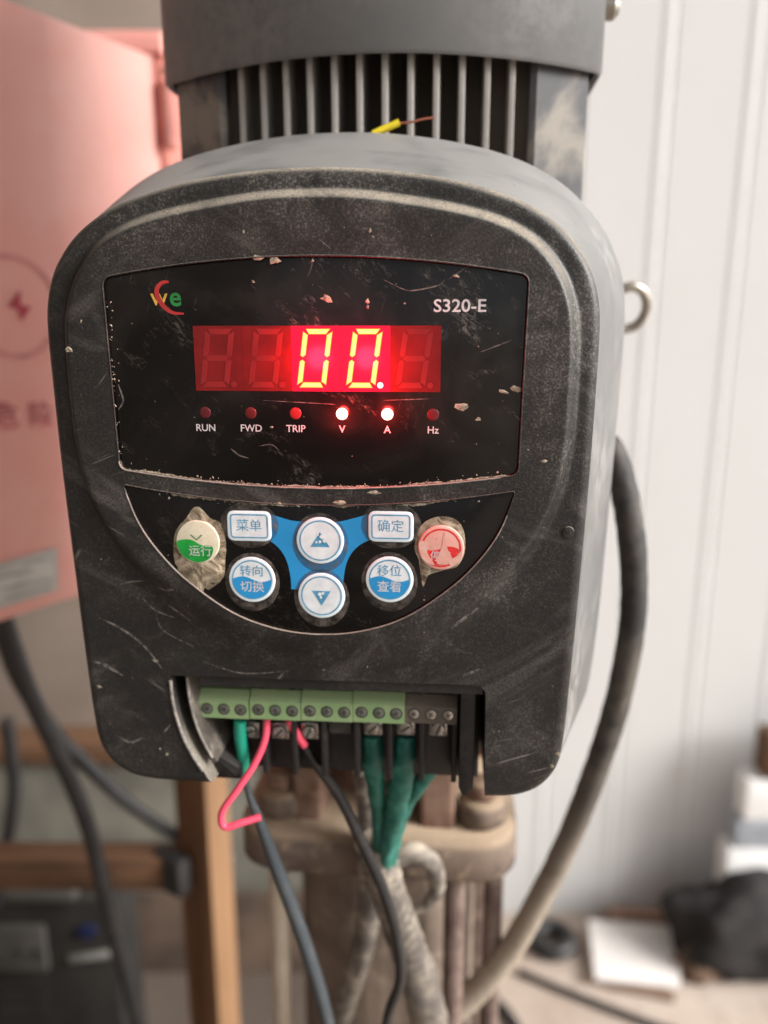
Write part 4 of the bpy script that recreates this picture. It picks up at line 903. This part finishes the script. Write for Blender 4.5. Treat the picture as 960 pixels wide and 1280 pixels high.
# card leaning slightly on a stick
a, b, c, d = fp_(735, 1152, 0.02), fp_(848, 1160, 0.02), fp_(850, 1236, 0.008), fp_(744, 1226, 0.008)
cc = (a + b + c + d) / 4
def thick_quad(name, pts, th, mat):
    base = sum(pts, Vector()) / 4; base.z = 0
    rings_ = [[p - base for p in pts], [p - base + Vector((0, 0, th)) for p in pts]]
    o = link(name, loft(name, rings_), mat); o.location = base; return o
tag(thick_quad('card_sheet', [a, b, c, d], 0.003, M['paper']), 'pale card sheet lying on the dusty floor by the wall', 'card')
s0, s1 = fp_(732, 1226), fp_(842, 1250)
def stick(name, p, q, w_, h_, mat, label, cat):
    dirv = (q - p); dirv.z = 0; nrm_ = Vector((-dirv.y, dirv.x, 0)).normalized() * w_
    o = thick_quad(name, [p - nrm_, q - nrm_, q + nrm_, p + nrm_], h_, mat); return tag(o, label, cat)
stick('wooden_lath', s0, s1, 0.005, 0.008, M['paper_edge'], 'thin brown wooden lath along the front edge of the card sheet', 'lath')
stick('terracotta_strip', fp_(757, 1141) + Vector((0, -0.012, 0)), fp_(832, 1143) + Vector((0, -0.012, 0)), 0.008, 0.014, plain('terracotta', (0.42, 0.26, 0.19), 0.8), 'terracotta strip lying against the foot of the white wall', 'strip')
# little black ring lying on the floor
rc = fp_(690, 1172, 0.012)
rg = link('rubber_ring', tube_mesh('rubber_ring', [Vector((0.022 * math.cos(t), 0.022 * math.sin(t), 0.010)) for t in [2 * math.pi * k / 12 for k in range(12)]], 0.010, closed=True, n=4), M['rubber'], None, True); rg.location = (rc.x, rc.y, 0.0)
tag(rg, 'small black rubber ring on the floor behind the thick cable', 'ring')
def floor_cable(label, pts, r):
    p = [fp_(x, y, r) for x, y in pts]; o = tube('floor_cable', p, r, M['rubber']); rebase(o, (p[0].x, p[0].y, 0)); tag(o, label, 'cable', 'cables on the floor')
floor_cable('thin black cable lying on the floor in front of the card sheet', [(648, 1214), (690, 1232), (740, 1252), (800, 1275), (870, 1300)], 0.0042)
floor_cable('short black cable end on the floor at the bottom edge beside the dusty cable', [(618, 1250), (635, 1268), (648, 1290), (660, 1320)], 0.006)
# dark bag against the wall
def lump(name, cen, sx, sy, sz, seed, mat, label, cat, amp=0.35, floor=0.0):
    bm = bmesh.new(); bmesh.ops.create_icosphere(bm, subdivisions=4, radius=1.0)
    for v in bm.verts:
        p = v.co.copy(); k = 1 + amp * noise.noise(p * 1.4 + Vector((seed, 0, 0))) + amp * 0.45 * noise.noise(p * 3.6 + Vector((0, seed, 0))) + 0.07 * noise.noise(p * 9 + Vector((0, 0, seed)))
        v.co = Vector((p.x * sx * k, p.y * sy * k, p.z * sz * k))
    z0 = min(v.co.z for v in bm.verts)
    for v in bm.verts: v.co.z = max(v.co.z, z0 * 0.7) - z0 * 0.7
    me = bpy.data.meshes.new(name); bm.to_mesh(me); bm.free(); o = link(name, me, mat, None, True); o.location = (cen.x, cen.y, floor); return tag(o, label, cat)
bc = fp_(932, 1215)
lump('cloth_bag', Vector((bc.x + 0.012, bc.y + 0.02, 0)), 0.098, 0.05, 0.068, 3.3, M['cloth'], 'crumpled black cloth bag slumped against the wall at the right', 'bag')
bc2 = fp_(872, 1215)
lump('cloth_rag', Vector((bc2.x, bc2.y, 0)), 0.030, 0.022, 0.022, 8.8, M['brown_cloth'], 'small brown rag between the card sheet and the black bag', 'rag')
# white foam slabs standing behind the bag
X0 = wp(894, 1100, .86).x
zb = [wp(940, y, .86).z for y in (1110, 1046, 1040, 1012, 962, 905)]
fs_ = empty('foam_slab', (X0 + 0.10, 0.85, 0.0)); tag(fs_, 'lower white foam slab under the blue grey board, behind the black bag', 'foam slab')
box('block', (-0.10, -0.015, 0.0), (0.10, 0.015, zb[1]), M['foam'], fs_, 0.003)
o = box('grey_board', (-0.10, -0.014, 0), (0.10, 0.014, zb[3] - zb[1] - 0.001), M['bluegrey'], None, 0.002); o.location = (X0 + 0.108, 0.85, zb[1] + 0.001); tag(o, 'blue grey board lying between the two white foam slabs', 'board')
o = box('foam_slab', (-0.10, -0.015, 0), (0.10, 0.015, zb[4] - zb[3] - 0.002), M['foam'], None, 0.003); o.location = (X0 + 0.115, 0.85, zb[3] + 0.001); tag(o, 'upper white foam slab on the blue grey board', 'foam slab')
o = box('dark_block', (-0.09, -0.015, 0), (0.09, 0.015, zb[5] - zb[4] - 0.002), M['woodx'], None, 0.004); o.location = (X0 + 0.123, 0.85, zb[4] + 0.001); tag(o, 'dark brown block on top of the white foam stack', 'block')
